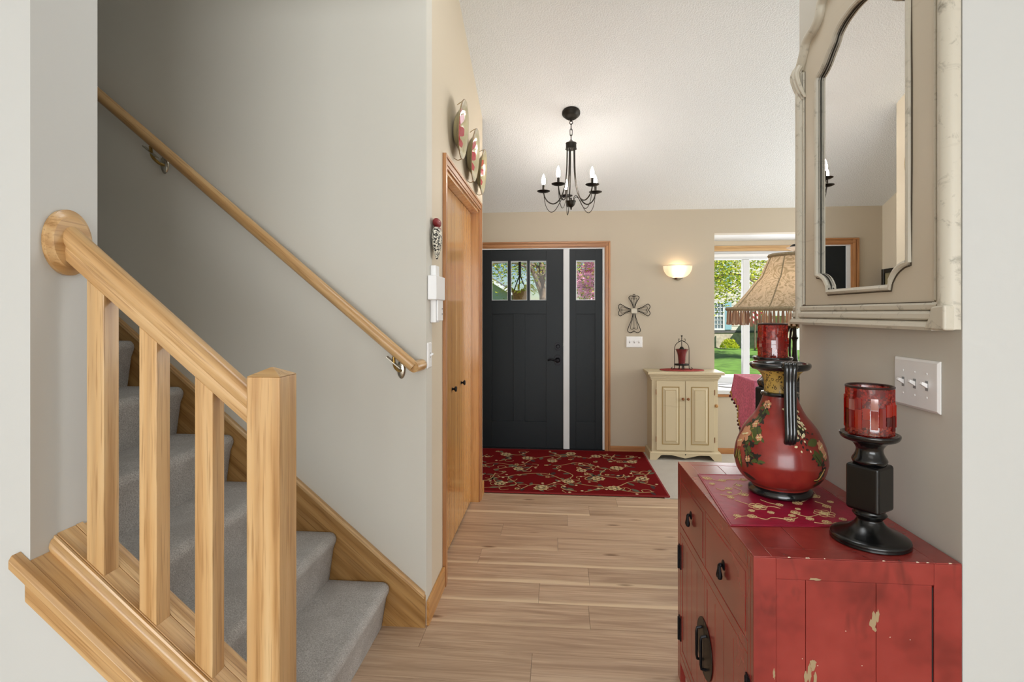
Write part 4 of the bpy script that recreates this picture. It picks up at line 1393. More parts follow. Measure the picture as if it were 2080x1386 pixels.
out_half = [(0.372, 1.425), (0.372, 1.60), (0.372, 1.85), (0.372, 2.10), (0.372, 2.300)] + cat([(0.368, 2.318), (0.340, 2.352), (0.318, 2.388), (0.290, 2.402), (0.250, 2.410), (0.215, 2.434), (0.200, 2.470), (0.150, 2.490), (0.06, 2.515), (0.0, 2.520)], 4)
glass = half(gl_half)
outer = half(out_half)
def ang_sort_bridge(m, A, B, x):
    """flat board between outer outline A and opening B, sampled around the centre"""
    c = (MC, 1.93)
    N = 120
    def hit(poly, a):
        d = (cos(a), sin(a)); best = None
        n = len(poly)
        for i in range(n):
            p, q = poly[i], poly[(i + 1) % n]
            ex, ey = q[0] - p[0], q[1] - p[1]
            den = d[0] * ey - d[1] * ex
            if abs(den) < 1e-9: continue
            t = ((p[0] - c[0]) * ey - (p[1] - c[1]) * ex) / den
            u = ((p[0] - c[0]) * d[1] - (p[1] - c[1]) * d[0]) / den
            if t > 0 and -1e-6 <= u <= 1 + 1e-6 and (best is None or t < best): best = t
        return (c[0] + d[0] * best, c[1] + d[1] * best)
    angs = sorted(set([2 * pi * i / N for i in range(N)] + [atan2(p[1] - c[1], p[0] - c[0]) % (2 * pi) for p in A + B]))
    f, b = [], []
    for a in angs:
        f.append(hit(A, a)); b.append(hit(B, a))
    n = len(angs)
    xs = (x, x + .020)
    V = [[[m.bm.verts.new((xx, p[0], p[1])) for p in L0] for L0 in (f, b)] for xx in xs]
    for i in range(n):
        j = (i + 1) % n
        for quad in ((V[0][0][i], V[0][0][j], V[0][1][j], V[0][1][i]), (V[1][0][i], V[1][0][j], V[1][1][j], V[1][1][i]),
                     (V[0][0][i], V[0][0][j], V[1][0][j], V[1][0][i]), (V[0][1][i], V[0][1][j], V[1][1][j], V[1][1][i])):
            try: m.bm.faces.new(quad)
            except ValueError: pass
m = MB(); ang_sort_bridge(m, outer, glass, XF)
m.build('frame_board', 'mirror_paint', mir, weld=True)
m = MB()
m.poly([(XF + .006 + .0065 * (y - MC), y, z) for y, z in half([(d + .002 if d > 0 else 0, z) for d, z in gl_half])])
m.build('mirror_glass', 'mirror_glass', mir)
m = MB().tube([(XF - .002, y, z) for y, z in glass], 0.0085, 8, closed=True)
m.build('inner_bead', 'mirror_bead', mir, smooth=True)
def off_outline(poly, c, e):
    return [(c[0] + (y - c[0]) * (1 + e / max(.05, sqrt((y - c[0]) ** 2 + (z - c[1]) ** 2))), c[1] + (z - c[1]) * (1 + e / max(.05, sqrt((y - c[0]) ** 2 + (z - c[1]) ** 2)))) for y, z in poly]
for e, r in ((.0105, .0022), (-.0065, .0022)):
    m = MB().tube([(XF - .0008, y, z) for y, z in off_outline(glass, (MC, 1.9), e)], r, 6, closed=True)
    m.build('glaze_line', 'glaze_brown', mir, smooth=True)
m = MB()
for y in (1.3545, 1.3675, 2.0465, 2.0595):
    m.box(y - .0012, y + .0012, 0, .001, 0, .001) if False else m.box(XF - .0012, XF + .002, y - .0012, y + .0012, 1.437, 2.30)
for z in (1.4365, 1.4175, 1.3915):
    m.box(XF - (.0052 if z > 1.43 else .0075 if z > 1.4 else .0105), XF + .002, 1.372, 2.118, z - .0011, z + .0011)
m.build('glaze_line', 'glaze_brown', mir)
def stile(y0, y1, nm):
    m = MB()
    n = 10
    sec = [(XF + .014, y0)] + [(XF + .002 - .020 * sin(pi * i / n) ** .7, y0 + (y1 - y0) * i / n) for i in range(n + 1)] + [(XF + .014, y1)]
    m.loops([[(x, y, 1.372) for x, y in sec], [(x, y, 2.305) for x, y in sec]])
    m.build(nm, 'mirror_bead', mir, smooth=True, ang=60)
stile(1.305, 1.353, 'side_moulding')
stile(2.061, 2.109, 'side_moulding')
for y0, y1 in ((1.358, 1.366), (2.048, 2.056)):
    MB().box(XF - .006, XF + .004, y0, y1, 1.44, 2.30).build('fillet', 'mirror_bead', mir, bevel=0.003)
m = MB()
sec = [(XF + .02, 1.436), (XF - .004, 1.436), (XF - .010, 1.430), (XF - .010, 1.420), (XF - .006, 1.416), (XF - .014, 1.408), (XF - .016, 1.396), (XF - .009, 1.391),
       (XF - .018, 1.386), (XF - .022, 1.376), (XF - .020, 1.368), (XF + .02, 1.368)]
m.loops([[(x, 1.350, z) for x, z in sec], [(x, 2.128, z) for x, z in sec]])
m.build('bottom_moulding', 'mirror_bead', mir, smooth=True, ang=30)
m = MB()
sec = [(XF + .02, 1.372), (XF - .021, 1.372), (XF - .021, 1.385), (XF + .02, 1.425)]
m.prism([(XF - .0225, 1.306, 1.369), (XF - .0225, 1.385, 1.369), (XF - .0225, 1.372, 1.380), (XF - .0225, 1.358, 1.402), (XF - .0225, 1.352, 1.425), (XF - .0225, 1.306, 1.43)], (0.03, 0, 0))
m.build('corner_block', 'mirror_bead', mir, bevel=0.006)
crest = [(d, z) for d, z in out_half[5:]]
def crest_path(s): return [(XF - .006, MC + s * d, z + .004) for d, z in crest]
full = crest_path(1) + list(reversed(crest_path(-1)))[1:]
m = MB().tube(full, 0.018, 10)
m.build('crest_moulding', 'mirror_bead', mir, smooth=True)
for s in (1, -1):
    m = MB()
    for k, (dd, r) in enumerate(((0.352, .009), (0.370, .011), (0.388, .010))):
        m.tube(smooth_path([(XF - .012, MC + s * dd, 2.325), (XF - .022, MC + s * (dd + .004), 2.300), (XF - .018, MC + s * (dd - .002), 2.262), (XF - .008, MC + s * (dd - .010), 2.225), (XF, MC + s * (dd - .014), 2.205)], 4),
               [r * q for q in frange(1.2, .55, 17)], 8)
    m.build('carved_knee', 'mirror_bead', mir, smooth=True)

# ------------------------------------------------------------------ switch plates
def switch_plate(label, face, c, w, h, gangs, group=None):
    """face: 'X-' or 'X+' or 'Y-' = direction the plate looks; c = centre on the wall"""
    t = thing('switch_plate', label, 'light switch', c, group)
    def put(mm, nm, mat, par=None, **kw):
        if face == 'Y-': R3 = Matrix.Identity(4)
        elif face == 'X-': R3 = Matrix.Rotation(-pi / 2, 4, 'Z')
        else: R3 = Matrix.Rotation(pi / 2, 4, 'Z')
        mm.xform(Matrix.Translation(c) @ R3)
        return mm.build(nm, mat, par or t, **kw)
    m = MB()
    m.loops([[(-w / 2, -.0004, -h / 2), (w / 2, -.0004, -h / 2), (w / 2, -.0004, h / 2), (-w / 2, -.0004, h / 2)],
             [(-w / 2, -.003, -h / 2), (w / 2, -.003, -h / 2), (w / 2, -.003, h / 2), (-w / 2, -.003, h / 2)],
             [(-w / 2 + .006, -.0075, -h / 2 + .006), (w / 2 - .006, -.0075, -h / 2 + .006), (w / 2 - .006, -.0075, h / 2 - .006), (-w / 2 + .006, -.0075, h / 2 - .006)]])
    put(m, 'plate', 'white_plastic', bevel=0.0012)
    for g in range(gangs):
        u = (g - (gangs - 1) / 2) * 0.046
        s = put(MB().box(u - .0052, u + .0052, -.0082, -.0070, -.0125, .0125), 'toggle_slot', 'gray_slot')
        m = MB()
        m.loops([[(u - .0045, -.008, -.006), (u + .0045, -.008, -.006), (u + .0045, -.008, .006), (u - .0045, -.008, .006)],
                 [(u - .004, -.023, .004), (u + .004, -.023, .004), (u + .004, -.021, .011), (u - .004, -.021, .011)]])
        put(m, 'toggle', 'white_plastic', s, bevel=0.0008)
        for z in (-.030, .030):
            m = MB().lathe([(0.0001, -.0088), (.0026, -.0085), (.0032, -.0072)], (u, 0, z), 10, 'Y')
            put(m, 'screw', 'white_plastic', smooth=True)
    return t
switch_plate('white triple switch plate on the wall below the mirror', 'X-', (0.9298, 1.470, 1.226), 0.176, 0.130, 3)
switch_plate('white triple switch plate below the iron cross on the far wall', 'Y-', (0.7605, 5.4698, 1.116), 0.162, 0.112, 3)
switch_plate('white single switch plate on the hall wall end near the handrail', 'X+', (-0.5948, 2.395, 1.216), 0.072, 0.118, 1)

# ------------------------------------------------------------------ wall unit and ornament beside the closet
kp = thing('wall_intercom', 'white plastic wall unit above the single switch beside the closet', 'intercom', (-0.585, 2.47, 1.5))
MB().box(-0.5948, -0.568, 2.425, 2.500, 1.365, 1.632).build('back_box', 'white_plastic', kp, bevel=0.004)
MB().box(-0.5948, -0.553, 2.372, 2.560, 1.470, 1.582).build('front_case', 'white_plastic', kp, bevel=0.005)
MB().box(-0.5681, -0.560, 2.435, 2.545, 1.372, 1.471).build('lower_case', 'white_plastic', kp, bevel=0.004)
m = MB()
for z in (1.405, 1.43):
    m.lathe([(0.0001, .003), (.004, .0025), (.0045, 0)], (-0.5602, 2.52, z), 10, 'X')
m.build('buttons', 'gray_slot', kp)
orn = thing('wall_ornament', 'red topped wall ornament with a speckled black and white body', 'ornament', (-0.58, 2.47, 1.76))
prof = sm2([(0.0001, 1.662), (0.010, 1.670), (0.030, 1.715), (0.041, 1.755), (0.036, 1.795), (0.020, 1.812)], 4)
m = MB().lathe(prof, (0, 0, 0), 24)
m.xform(Matrix.Translation((-0.572, 2.465, 0)) @ Matrix.Diagonal((.55, 1.35, 1, 1)))
m.build('body', 'speckle', orn, smooth=True)
m = MB().ball((-0.574, 2.475, 1.836), 0.026, 16, 10, (.7, 1.9, .85)).ball((-0.573, 2.478, 1.808), 0.018, 14, 8, (.9, 2.2, .7))
m.build('red_top', 'comb_red', orn, smooth=True)

# ------------------------------------------------------------------ three plates above the closet
FP = [(0, .015), (.058, .016), (.083, .024), (.108, .039), (.133, .052), (.158, .060)]
for i, (y, z, r) in enumerate(((2.972, 2.452, .160), (3.405, 2.436, .165), (3.775, 2.425, .155))):
    t = thing('wall_plate', ['cream plate with a red flower, nearest of three above the closet', 'cream plate with a red flower, middle of three above the closet', 'cream plate with a red flower, farthest of three above the closet'][i], 'plate', (-0.59, y, z), 'plates above the closet')
    Mx = Matrix.Translation((-0.5945, y, z)) @ Matrix.Rotation(radians(1.5), 4, 'Z') @ Matrix.Rotation(radians(5), 4, 'Y')
    k = r / .16
    m = MB().lathe(sm2([(0.0001, .010), (.060 * k, .010), (.085 * k, .018), (.110 * k, .034), (.135 * k, .047), (.160 * k, .055), (.161 * k, .058), (.158 * k, .060), (.133 * k, .052), (.108 * k, .039), (.083 * k, .024), (.058 * k, .016), (.0001, .015)], 3), (0, 0, 0), 48, 'X')
    m.xform(Mx); m.build('dish', 'plate_glaze', t, smooth=True)
    m = MB().tube([(.0585, (.160 * k) * cos(a), (.160 * k) * sin(a)) for a in frange(0, 2 * pi * 47 / 48, 48)], 0.0022, 6, closed=True)
    m.xform(Mx); m.build('rim', 'plate_rim', t, smooth=True)
    m = MB()
    for q in range(8):
        a = 2 * pi * q / 8 + .2
        rows = []
        for tt in frange(0.02, 1, 16):
            d = .112 * k * tt
            zz = [b0 + (b1 - b0) * (d / k - a0) / (a1 - a0) for (a0, b0), (a1, b1) in zip(FP, FP[1:]) if a0 <= d / k + 1e-9 <= a1 + 1e-6][0] + .0012
            hw = .036 * k * sin(pi * min(1, tt * .9)) ** .6
            rows.append([m.bm.verts.new((zz + .001, d * cos(a) - s * hw * sin(a), d * sin(a) + s * hw * cos(a))) for s in (-1, 0, 1)])
        for A, B in zip(rows, rows[1:]):
            for j in (0, 1): m.bm.faces.new((A[j], A[j + 1], B[j + 1], B[j]))
    m.xform(Mx); m.build('red_flower', 'plate_red', t, recalc=False)
    m = MB().tube(smooth_path([Mx @ Vector((.004, .03, .150 * k)), Mx @ Vector((.035, .02, .168 * k)), Mx @ Vector((.060, .015, .160 * k))], 4), .002, 6)
    m.tube(smooth_path([Mx @ Vector((.004, .03, -.150 * k)), Mx @ Vector((.035, .02, -.168 * k)), Mx @ Vector((.060, .015, -.160 * k))], 4), .002, 6)
    m.build('hanger_wire', 'brass', t, smooth=True)

# picture on the entry wall (seen only in the mirror)
pic = thing('framed_picture', 'black framed picture on the entry wall, seen only in the mirror', 'picture', (-1.24, 5.2, 1.6))
m = MB()
for y0, y1, z0, z1 in ((4.98, 5.02, 1.38, 1.83), (5.40, 5.44, 1.38, 1.83), (5.02, 5.40, 1.79, 1.83), (5.02, 5.40, 1.38, 1.42)):
    m.box(-1.2496, -1.222, y0, y1, z0, z1)
m.build('frame', 'black_lacquer', pic, bevel=0.003)
MB().box(-1.2496, -1.236, 5.018, 5.402, 1.418, 1.792).build('print', 'picture_print', pic)
# ================================================================== CHANDELIER
CHX, CHY = 0.094, 4.094
ch = thing('chandelier', 'dark bronze chandelier with five lit candle bulbs hanging in the foyer', 'chandelier', (CHX, CHY, vz(CHY)))
cz = vz(CHY)
m = MB().lathe(sm2([(0.0001, -0.052), (0.016, -0.050), (0.040, -0.044), (0.050, -0.036), (0.060, -0.024), (0.068, -0.016), (0.069, -0.004), (0.069, 0.01)], 3), (0, 0, 0), 40)
m.xform(Matrix.Translation((CHX, CHY, cz)) @ Matrix.Rotation(-math.atan(0.36) * 0.85, 4, 'X'))
m.build('canopy', 'bronze', ch, smooth=True)
m = MB().tube([(CHX, CHY, cz - .045), (CHX, CHY, cz - .068)], 0.010, 10)
m.tube([(CHX + .012 * cos(a), CHY, cz - .079 + .012 * sin(a)) for a in frange(0, 2 * pi * 11 / 12, 12)], .003, 6, closed=True)
m.build('ceiling_loop', 'bronze', ch, smooth=True)
z = cz - .088
for i in range(4):
    hh = .038
    pth = [(.0085 * cos(a), (hh - .0085) * (1 if sin(a) >= 0 else -1) * 0.62 + .0085 * sin(a)) for a in frange(0, 2 * pi * 15 / 16, 16)]
    m = MB().tube([(CHX + (p if i % 2 else .15 * p), CHY + (.15 * p if i % 2 else p), z - .022 + q) for p, q in pth], .0026, 6, closed=True)
    m.build('chain_link', 'bronze', ch, smooth=True)
    z -= .0420
m = MB().tube([(CHX, CHY, z + .012), (CHX, CHY, 2.712)], .008, 10)
m.lathe(sm2([(0.0001, 2.722), (0.020, 2.720), (0.040, 2.712), (0.042, 2.706), (0.040, 2.700), (0.041, 2.672), (0.043, 2.666), (0.040, 2.662), (0.0001, 2.662)], 2), (CHX, CHY, 0), 36)
m.build('hub', 'bronze', ch, smooth=True, ang=50)
m = MB().lathe(sm2([(0.0001, 2.200), (0.006, 2.204), (0.006, 2.216), (0.014, 2.222), (0.026, 2.234), (0.033, 2.252), (0.036, 2.262), (0.036, 2.268), (0.0001, 2.270)], 3), (CHX, CHY, 0), 32)
m.tube([(CHX, CHY, 2.262), (CHX, CHY, 2.292)], .0055, 8)
m.build('centre_bowl', 'bronze', ch, smooth=True)
for k in range(5):
    a = radians(99 + 72 * k)
    d = Vector((cos(a), sin(a), 0)); o = Vector((CHX, CHY, 0))
    def pp(r, zz): return o + d * r + Vector((0, 0, zz))
    arm = MB().tube(smooth_path([pp(.030, 2.668), pp(.031, 2.60), pp(.034, 2.50), pp(.044, 2.41), pp(.066, 2.325), pp(.100, 2.270), pp(.140, 2.252), pp(.180, 2.272), pp(.205, 2.310), pp(.214, 2.345)], 5), .0048, 8).build('arm', 'bronze', ch, smooth=True)
    MB().tube(smooth_path([pp(.212, 2.345), pp(.207, 2.285), pp(.190, 2.225), pp(.160, 2.190), pp(.128, 2.198), pp(.098, 2.240), pp(.074, 2.282), pp(.050, 2.302), pp(.030, 2.292), pp(.026, 2.268)], 5), .0026, 6).build('wire_scroll', 'bronze', ch, smooth=True)
    c = pp(.214, 0)
    MB().lathe([(0.0001, 2.341), (0.012, 2.340), (0.036, 2.346), (0.050, 2.353), (0.051, 2.356), (0.036, 2.351), (0.0001, 2.350)], c, 28).build('drip_pan', 'bronze', arm, smooth=True)
    MB().lathe([(0.0001, 2.350), (0.0095, 2.350), (0.0098, 2.400), (0.008, 2.404), (0.0001, 2.404)], c, 20).build('candle_sleeve', 'bronze', arm, smooth=True)
    MB().lathe(sm2([(0.0001, 2.402), (0.0085, 2.404), (0.0135, 2.418), (0.0150, 2.432), (0.0125, 2.452), (0.0070, 2.470), (0.0022, 2.484), (0.0001, 2.487)], 3), c, 20).build('bulb', 'candle_bulb', arm, smooth=True)

# ================================================================== WALL SCONCE
sc = thing('wall_sconce', 'lit ribbed glass half bowl sconce on the far wall', 'sconce', (1.188, 5.47, 1.82))
sx, sy = 1.188, 5.468
nr = 64
m = MB()
prof = sm2([(0.030, 1.762), (0.055, 1.766), (0.092, 1.782), (0.120, 1.812), (0.136, 1.850), (0.1395, 1.885)], 3)
rings = []
for i in range(nr + 1):
    a = pi + pi * i / nr
    q = 1 + .028 * (1 if i % 2 else -1)
    rings.append([m.bm.verts.new((sx + r * q * cos(a), sy + r * q * sin(a) * .72, z)) for r, z in prof])
for A, B in zip(rings, rings[1:]):
    for j in range(len(prof) - 1):
        m.bm.faces.new((A[j], B[j], B[j + 1], A[j + 1]))
m.build('glass_shade', 'sconce_glass', sc, smooth=True)
m = MB().tube([(sx + .1405 * cos(a), sy + .1405 * .72 * sin(a), 1.885) for a in frange(pi, 2 * pi, 24)], .0028, 6)
m.build('brass_rim', 'nickel', sc, smooth=True)
m = MB().lathe(sm2([(0.0001, 1.734), (0.010, 1.736), (0.028, 1.742), (0.038, 1.756), (0.040, 1.766), (0.0001, 1.766)], 2), (sx, sy, 0), 24, 'Z', pi, 2 * pi, .8)
m.box(sx - .05, sx + .05, sy - .008, sy + .0015, 1.755, 1.87)
m.build('metal_cup', 'nickel', sc, smooth=True, ang=40)
MB().ball((sx, sy - .048, 1.842), .022, 16, 10, (1, 1, 1.3)).build('bulb', 'sconce_bulb', sc, smooth=True)

# ================================================================== IRON CROSS
cr = thing('iron_cross', 'scrolled wrought iron cross hanging on the far wall beside the door', 'wall cross', (0.757, 5.46, 1.42))
ccx, ccz, yy = 0.757, 1.440, 5.458
def heart(m, a, ln, wd, r, base=.014, inner=False):
    """two-lobed wire loop from the middle outwards along the angle a"""
    def T(u, v): return (ccx + u * cos(a) - v * sin(a), yy, ccz + u * sin(a) + v * cos(a))
    for s in (1, -1):
        pts = [(base, s * .006), (base + (ln - base) * .4, s * wd * .42), (base + (ln - base) * .74, s * wd * .86), (ln - wd * .30, s * wd * 1.0), (ln - wd * .02, s * wd * .74), (ln, s * wd * .42), (ln - wd * .18, s * wd * .10), (ln - wd * .30, 0.0)]
        if inner:
            pts = pts[:-2] + [(ln - wd * .02, s * wd * .30), (ln - wd * .30, s * wd * .16), (ln - wd * .45, s * wd * .36)]
        m.tube(smooth_path([T(u, v) for u, v in pts], 5), r, 6)
for a, ln, wd in ((pi / 2, .142, .052), (0, .158, .060), (pi, .155, .060), (-pi / 2, .228, .064)):
    m = MB()
    heart(m, a, ln, wd, .0035, base=.020)
    heart(m, a, ln * .87 - .004, wd * .56, .0022, base=.022, inner=True)
    m.tube([(ccx + .02 * cos(a), yy, ccz + .02 * sin(a)), (ccx + ln * .84 * cos(a), yy, ccz + ln * .84 * sin(a))], .0018, 6)
    m.build('scroll_arm', 'wrought_iron', cr, smooth=True)
m = MB().tube([(ccx + .010 * cos(t), yy, 1.589 + .010 * sin(t)) for t in frange(0, 2 * pi * 11 / 12, 12)], .003, 6, closed=True)
m.build('hanging_ring', 'wrought_iron', cr, smooth=True)
MB().box(ccx - .029, ccx + .029, 5.446, 5.4695, ccz - .035, ccz + .012).build('centre_plaque', 'mirror_bead', cr, bevel=0.004)

# ================================================================== CREAM CABINET
cab = thing('cream_cabinet', 'small distressed cream cabinet with two panelled doors against the far wall', 'cabinet', (1.19, 5.32, 0))
CP = 'cream_paint'
z0 = 0.0062
MB().box(0.887, 1.503, 5.196, 5.455, 0.068, 0.800).build('carcass', CP, cab, bevel=0.002)
m = MB()
def ring_box(m, x0, x1, y0, z0_, z1_): m.box(x0, x1, y0, 5.455, z0_, z1_)
ring_box(m, 0.880, 1.510, 5.189, 0.768, 0.782)
ring_box(m, 0.872, 1.518, 5.181, 0.782, 0.800)
ring_box(m, 0.862, 1.530, 5.172, 0.800, 0.822)
m.build('cornice', CP, cab, bevel=0.004)
MB().box(0.845, 1.556, 5.148, 5.455, 0.822, 0.850).build('top', CP, cab, bevel=0.006)
# skirt with shaped cut-out
n = 40
pts = [(0.868, z0), (0.930, z0)]
for i in range(n + 1):
    t = i / n
    x = 0.930 + 0.538 * t
    s = abs(2 * t - 1)
    zz = .050 * min(1, (1 - s) * 6) - .030 * (1 - min(1, abs(t - .5) * 4.2)) - (.0 if s < .9 else 0)
    pts.append((x, z0 + max(0.001, zz)))
pts += [(1.468, z0), (1.532, z0), (1.532, 0.072), (0.868, 0.072)]
MB().prism([(x, 5.176, z) for x, z in pts], (0, .02, 0)).build('skirt', CP, cab)
m = MB().box(0.868, 0.888, 5.196, 5.455, z0, 0.080).box(1.512, 1.532, 5.196, 5.455, z0, 0.080)
m.prism([(0.868, 5.176, .072), (1.532, 5.176, .072), (1.512, 5.190, .086), (0.888, 5.190, .086)], (0, .008, 0))
m.build('base_moulding', CP, cab, bevel=0.002)
m = MB().lathe([(0.0001, -.0006), (.006, -.0006), (.006, .001)], (1.2, 5.176, 0.062), 12, 'Y')
m.build('skirt_hole', 'slot_dark', cab)
for a, b, s in ((0.930, 1.1965, 1), (1.2015, 1.468, -1)):
    d = MB().box(a, b, 5.181, 5.1975, 0.100, 0.760).build('door', CP, cab, bevel=0.002)
    pa, pb = a + .052, b - .052
    m = MB()
    for t0, t1, yy0 in ((0, .008, 5.1785), ):
        m.box(pa, pb, yy0, 5.1815, .155, .163).box(pa, pb, yy0, 5.1815, .699, .707).box(pa, pa + .008, yy0, 5.1815, .1635, .6985).box(pb - .008, pb, yy0, 5.1815, .1635, .6985)
    m.build('panel_moulding', 'cream_glaze', d, bevel=0.001)
    m = MB().loops([[(pa + .010, 5.181, .165), (pb - .010, 5.181, .165), (pb - .010, 5.181, .697), (pa + .010, 5.181, .697)],
                    [(pa + .032, 5.174, .190), (pb - .032, 5.174, .190), (pb - .032, 5.174, .672), (pa + .032, 5.174, .672)]])
    m.build('raised_panel', CP, d)
    m = MB()
    for q in ((pa + .031, pa + .0335, .1907, .6713), (pb - .0335, pb - .031, .1907, .6713)):
        m.box(q[0], q[1], 5.1732, 5.1745, q[2], q[3])
    m.box(pa + .031, pb - .031, 5.1732, 5.1745, .188, .1905).box(pa + .031, pb - .031, 5.1732, 5.1745, .6715, .674)
    m.build('glaze_line', 'cream_glaze', d)
    xk = b - .022 if s > 0 else a + .022
    MB().lathe(sm2([(0.0001, -.026), (.008, -.026), (.0135, -.020), (.012, -.012), (.006, -.008), (.006, 0)], 3), (xk, 5.181, .592), 18, 'Y').build('knob', 'copper_knob', d, smooth=True)
    xh = a - .003 if s > 0 else b + .003
    for z in (.655, .205):
        MB().tube([(xh, 5.181, z - .025), (xh, 5.181, z + .025)], .004, 8).build('hinge', 'copper_knob', d, smooth=True)
MB().lathe(sm2([(0.0001, -.022), (.010, -.022), (.016, -.014), (.014, -.006), (.010, 0)], 3), (1.488, 5.1962, .528), 16, 'Y').build('peg', 'wood_knob', cab, smooth=True)

mat_ = thing('round_mat', 'red braided oval mat on top of the cream cabinet', 'mat', (1.197, 5.32, 0.85))
m = MB()
for k, (rx, ry) in enumerate(((.205, .112), (.190, .098), (.175, .084), (.16, .07), (.145, .056), (.128, .042), (.10, .028))):
    m.tube([(1.197 + rx * cos(t), 5.32 + ry * sin(t), .8545 + .0012 * sin(t * 30 + k)) for t in frange(0, 2 * pi * 59 / 60, 60)], .0072, 6, closed=True, flat=.55)
m.build('braid', 'mat_red', mat_, smooth=True)
m = MB().lathe([(0.0001, .8508), (.10, .8508), (.10, .8535), (.0001, .8535)], (0, 0, 0), 40)
m.xform(Matrix.Translation((1.197, 5.32, 0)) @ Matrix.Diagonal((1.9, .85, 1, 1)))
m.build('backing', 'mat_red', mat_)

la = thing('candle_lantern', 'ruby glass candle holder in a scrolled iron stand on the cream cabinet', 'candle holder', (1.197, 5.32, .86))
lx, ly, lz = 1.197, 5.32, 0.8592
m = MB()
for s in (1, -1):
    m.tube(smooth_path([(lx + s * .088, ly, lz + .022), (lx + s * .100, ly, lz + .012), (lx + s * .094, ly, lz + .003), (lx + s * .076, ly, lz + .004), (lx + s * .070, ly, lz + .03), (lx + s * .070, ly, lz + .12), (lx + s * .069, ly, lz + .20),
                        (lx + s * .058, ly, lz + .240), (lx + s * .034, ly, lz + .264), (lx + s * .008, ly, lz + .280)], 5), .0032, 6)
    m.tube(smooth_path([(lx + s * .005, ly, lz + .285), (lx + s * .020, ly, lz + .268), (lx + s * .034, ly, lz + .280), (lx + s * .030, ly, lz + .298), (lx + s * .018, ly, lz + .292)], 4), .0025, 6)
m.tube([(lx, ly, lz + .20), (lx, ly, lz + .32)], .0035, 6)
m.build('stand', 'wrought_iron', la, smooth=True)
MB().ball((lx, ly, lz + .326), .009, 10, 8, (1, 1, .8)).build('finial', 'wrought_iron', la, smooth=True)
m = MB().lathe([(0.0001, lz + .040), (.068, lz + .040), (.070, lz + .046), (.068, lz + .054), (.0001, lz + .054)], (lx, ly, 0), 32)
for k in range(3):
    a = 2 * pi * k / 3 + .5
    m.tube([(lx + .022 * cos(a), ly + .022 * sin(a), lz + .042), (lx + .026 * cos(a), ly + .026 * sin(a), lz + .001)], .0055, 8)
m.build('tray', 'wrought_iron', la, smooth=True, ang=40)
MB().lathe(sm2([(0.0001, lz + .0545), (.030, lz + .0545), (.033, lz + .07), (.040, lz + .14), (.056, lz + .185), (.064, lz + .196), (.058, lz + .196), (.050, lz + .186), (.036, lz + .15), (.0001, lz + .14)], 3), (lx, ly, 0), 32).build('glass', 'ruby_glass', la, smooth=True)
MB().lathe(sm2([(0.0001, lz + .222), (.012, lz + .220), (.020, lz + .206), (.030, lz + .194), (.034, lz + .186), (.0001, lz + .186)], 2), (lx, ly, 0), 24).build('lid', 'wrought_iron', la, smooth=True)

# ================================================================== TALL CONSOLE, CLOTH, LAMP
con = thing('console_table', 'tall dark console table carrying the fringed lamp beyond the wall end', 'console table', (1.40, 3.0, 0))
KX0, KX1, KY0, KY1, KZ = 1.015, 1.80, 2.87, 3.15, 1.055
MB().box(KX0 - .005, KX1 + .02, KY0 - .02, KY1 + .02, KZ - .03, KZ).build('top', 'console_black', con, bevel=0.005)
MB().box(KX0 + .015, KX1, KY0, KY1, KZ - .16, KZ - .03).build('apron', 'console_black', con, bevel=0.003)
for x in (KX0 + .015, KX1 - .05):
    for y in (KY0, KY1 - .05):
        MB().box(x, x + .05, y, y + .05, 0.0065, KZ - .16).build('leg', 'console_black', con, bevel=0.003)
MB().box(KX0 + .02, KX1 - .005, KY0 + .005, KY1 - .005, .25, .28).build('shelf', 'console_black', con, bevel=0.003)
cl = thing('draped_cloth', 'pink woven cloth with a pompom fringe draped over the console corner', 'cloth', (1.0, 3.0, KZ))
m = MB()
rows = []
nu = 24
for j, q in enumerate(frange(0, 1, 26)):
    row = []
    for i in range(nu + 1):
        u = i / nu                              # along the left side of the table, then its front
        depth = .30 * (1 - .75 * abs(2 * u - .85)) if u < .95 else .1
        depth = .12 + .22 * max(0, 1 - abs(u - .55) / .55)
        w_ = .010 * sin(u * 17 + q * 2) * q
        if u < .7:
            x, y = KX0 - .012 - w_ - .012 * q, KY1 - (KY1 - KY0 + .025) * u / .7
        else:
            x, y = KX0 - .012 + .13 * (u - .7) / .3, KY0 - .027 - w_ - .01 * q
        row.append(m.bm.verts.new((x, y, KZ + .004 - depth * q)))
    rows.append(row)
for A, B in zip(rows, rows[1:]):
    for i in range(nu): m.bm.faces.new((A[i], A[i + 1], B[i + 1], B[i]))
edge = [tuple(v.co) for v in rows[-1]]
cloth_o = m.build('hanging_side', 'pink_cloth', cl, smooth=True, recalc=False)
so = cloth_o.modifiers.new('thick', 'SOLIDIFY'); so.thickness = .002
MB().box(KX0 - .013, KX0 + .12, KY0 - .027, KY1 + .005, KZ + .0005, KZ + .005).build('top_fold', 'pink_cloth', cl, bevel=0.002)
m = MB()
for p in edge[::1]:
    m.ball((p[0] - .002, p[1], p[2] - .006), .0075, 8, 6)
m.build('pompom_fringe', 'dark_red_fringe', cl, smooth=True)
m = MB()
for i in range(0, nu, 2):
    a, b = Vector(edge[i]), Vector(edge[i + 1])
    m.tube(smooth_path([a + Vector((-.004, -.003, .012)), (a + b) / 2 + Vector((-.004, -.003, .030)), b + Vector((-.004, -.003, .012))], 4), .003, 5)
m.build('gold_embroidery', 'paint_gold', cl, smooth=True)

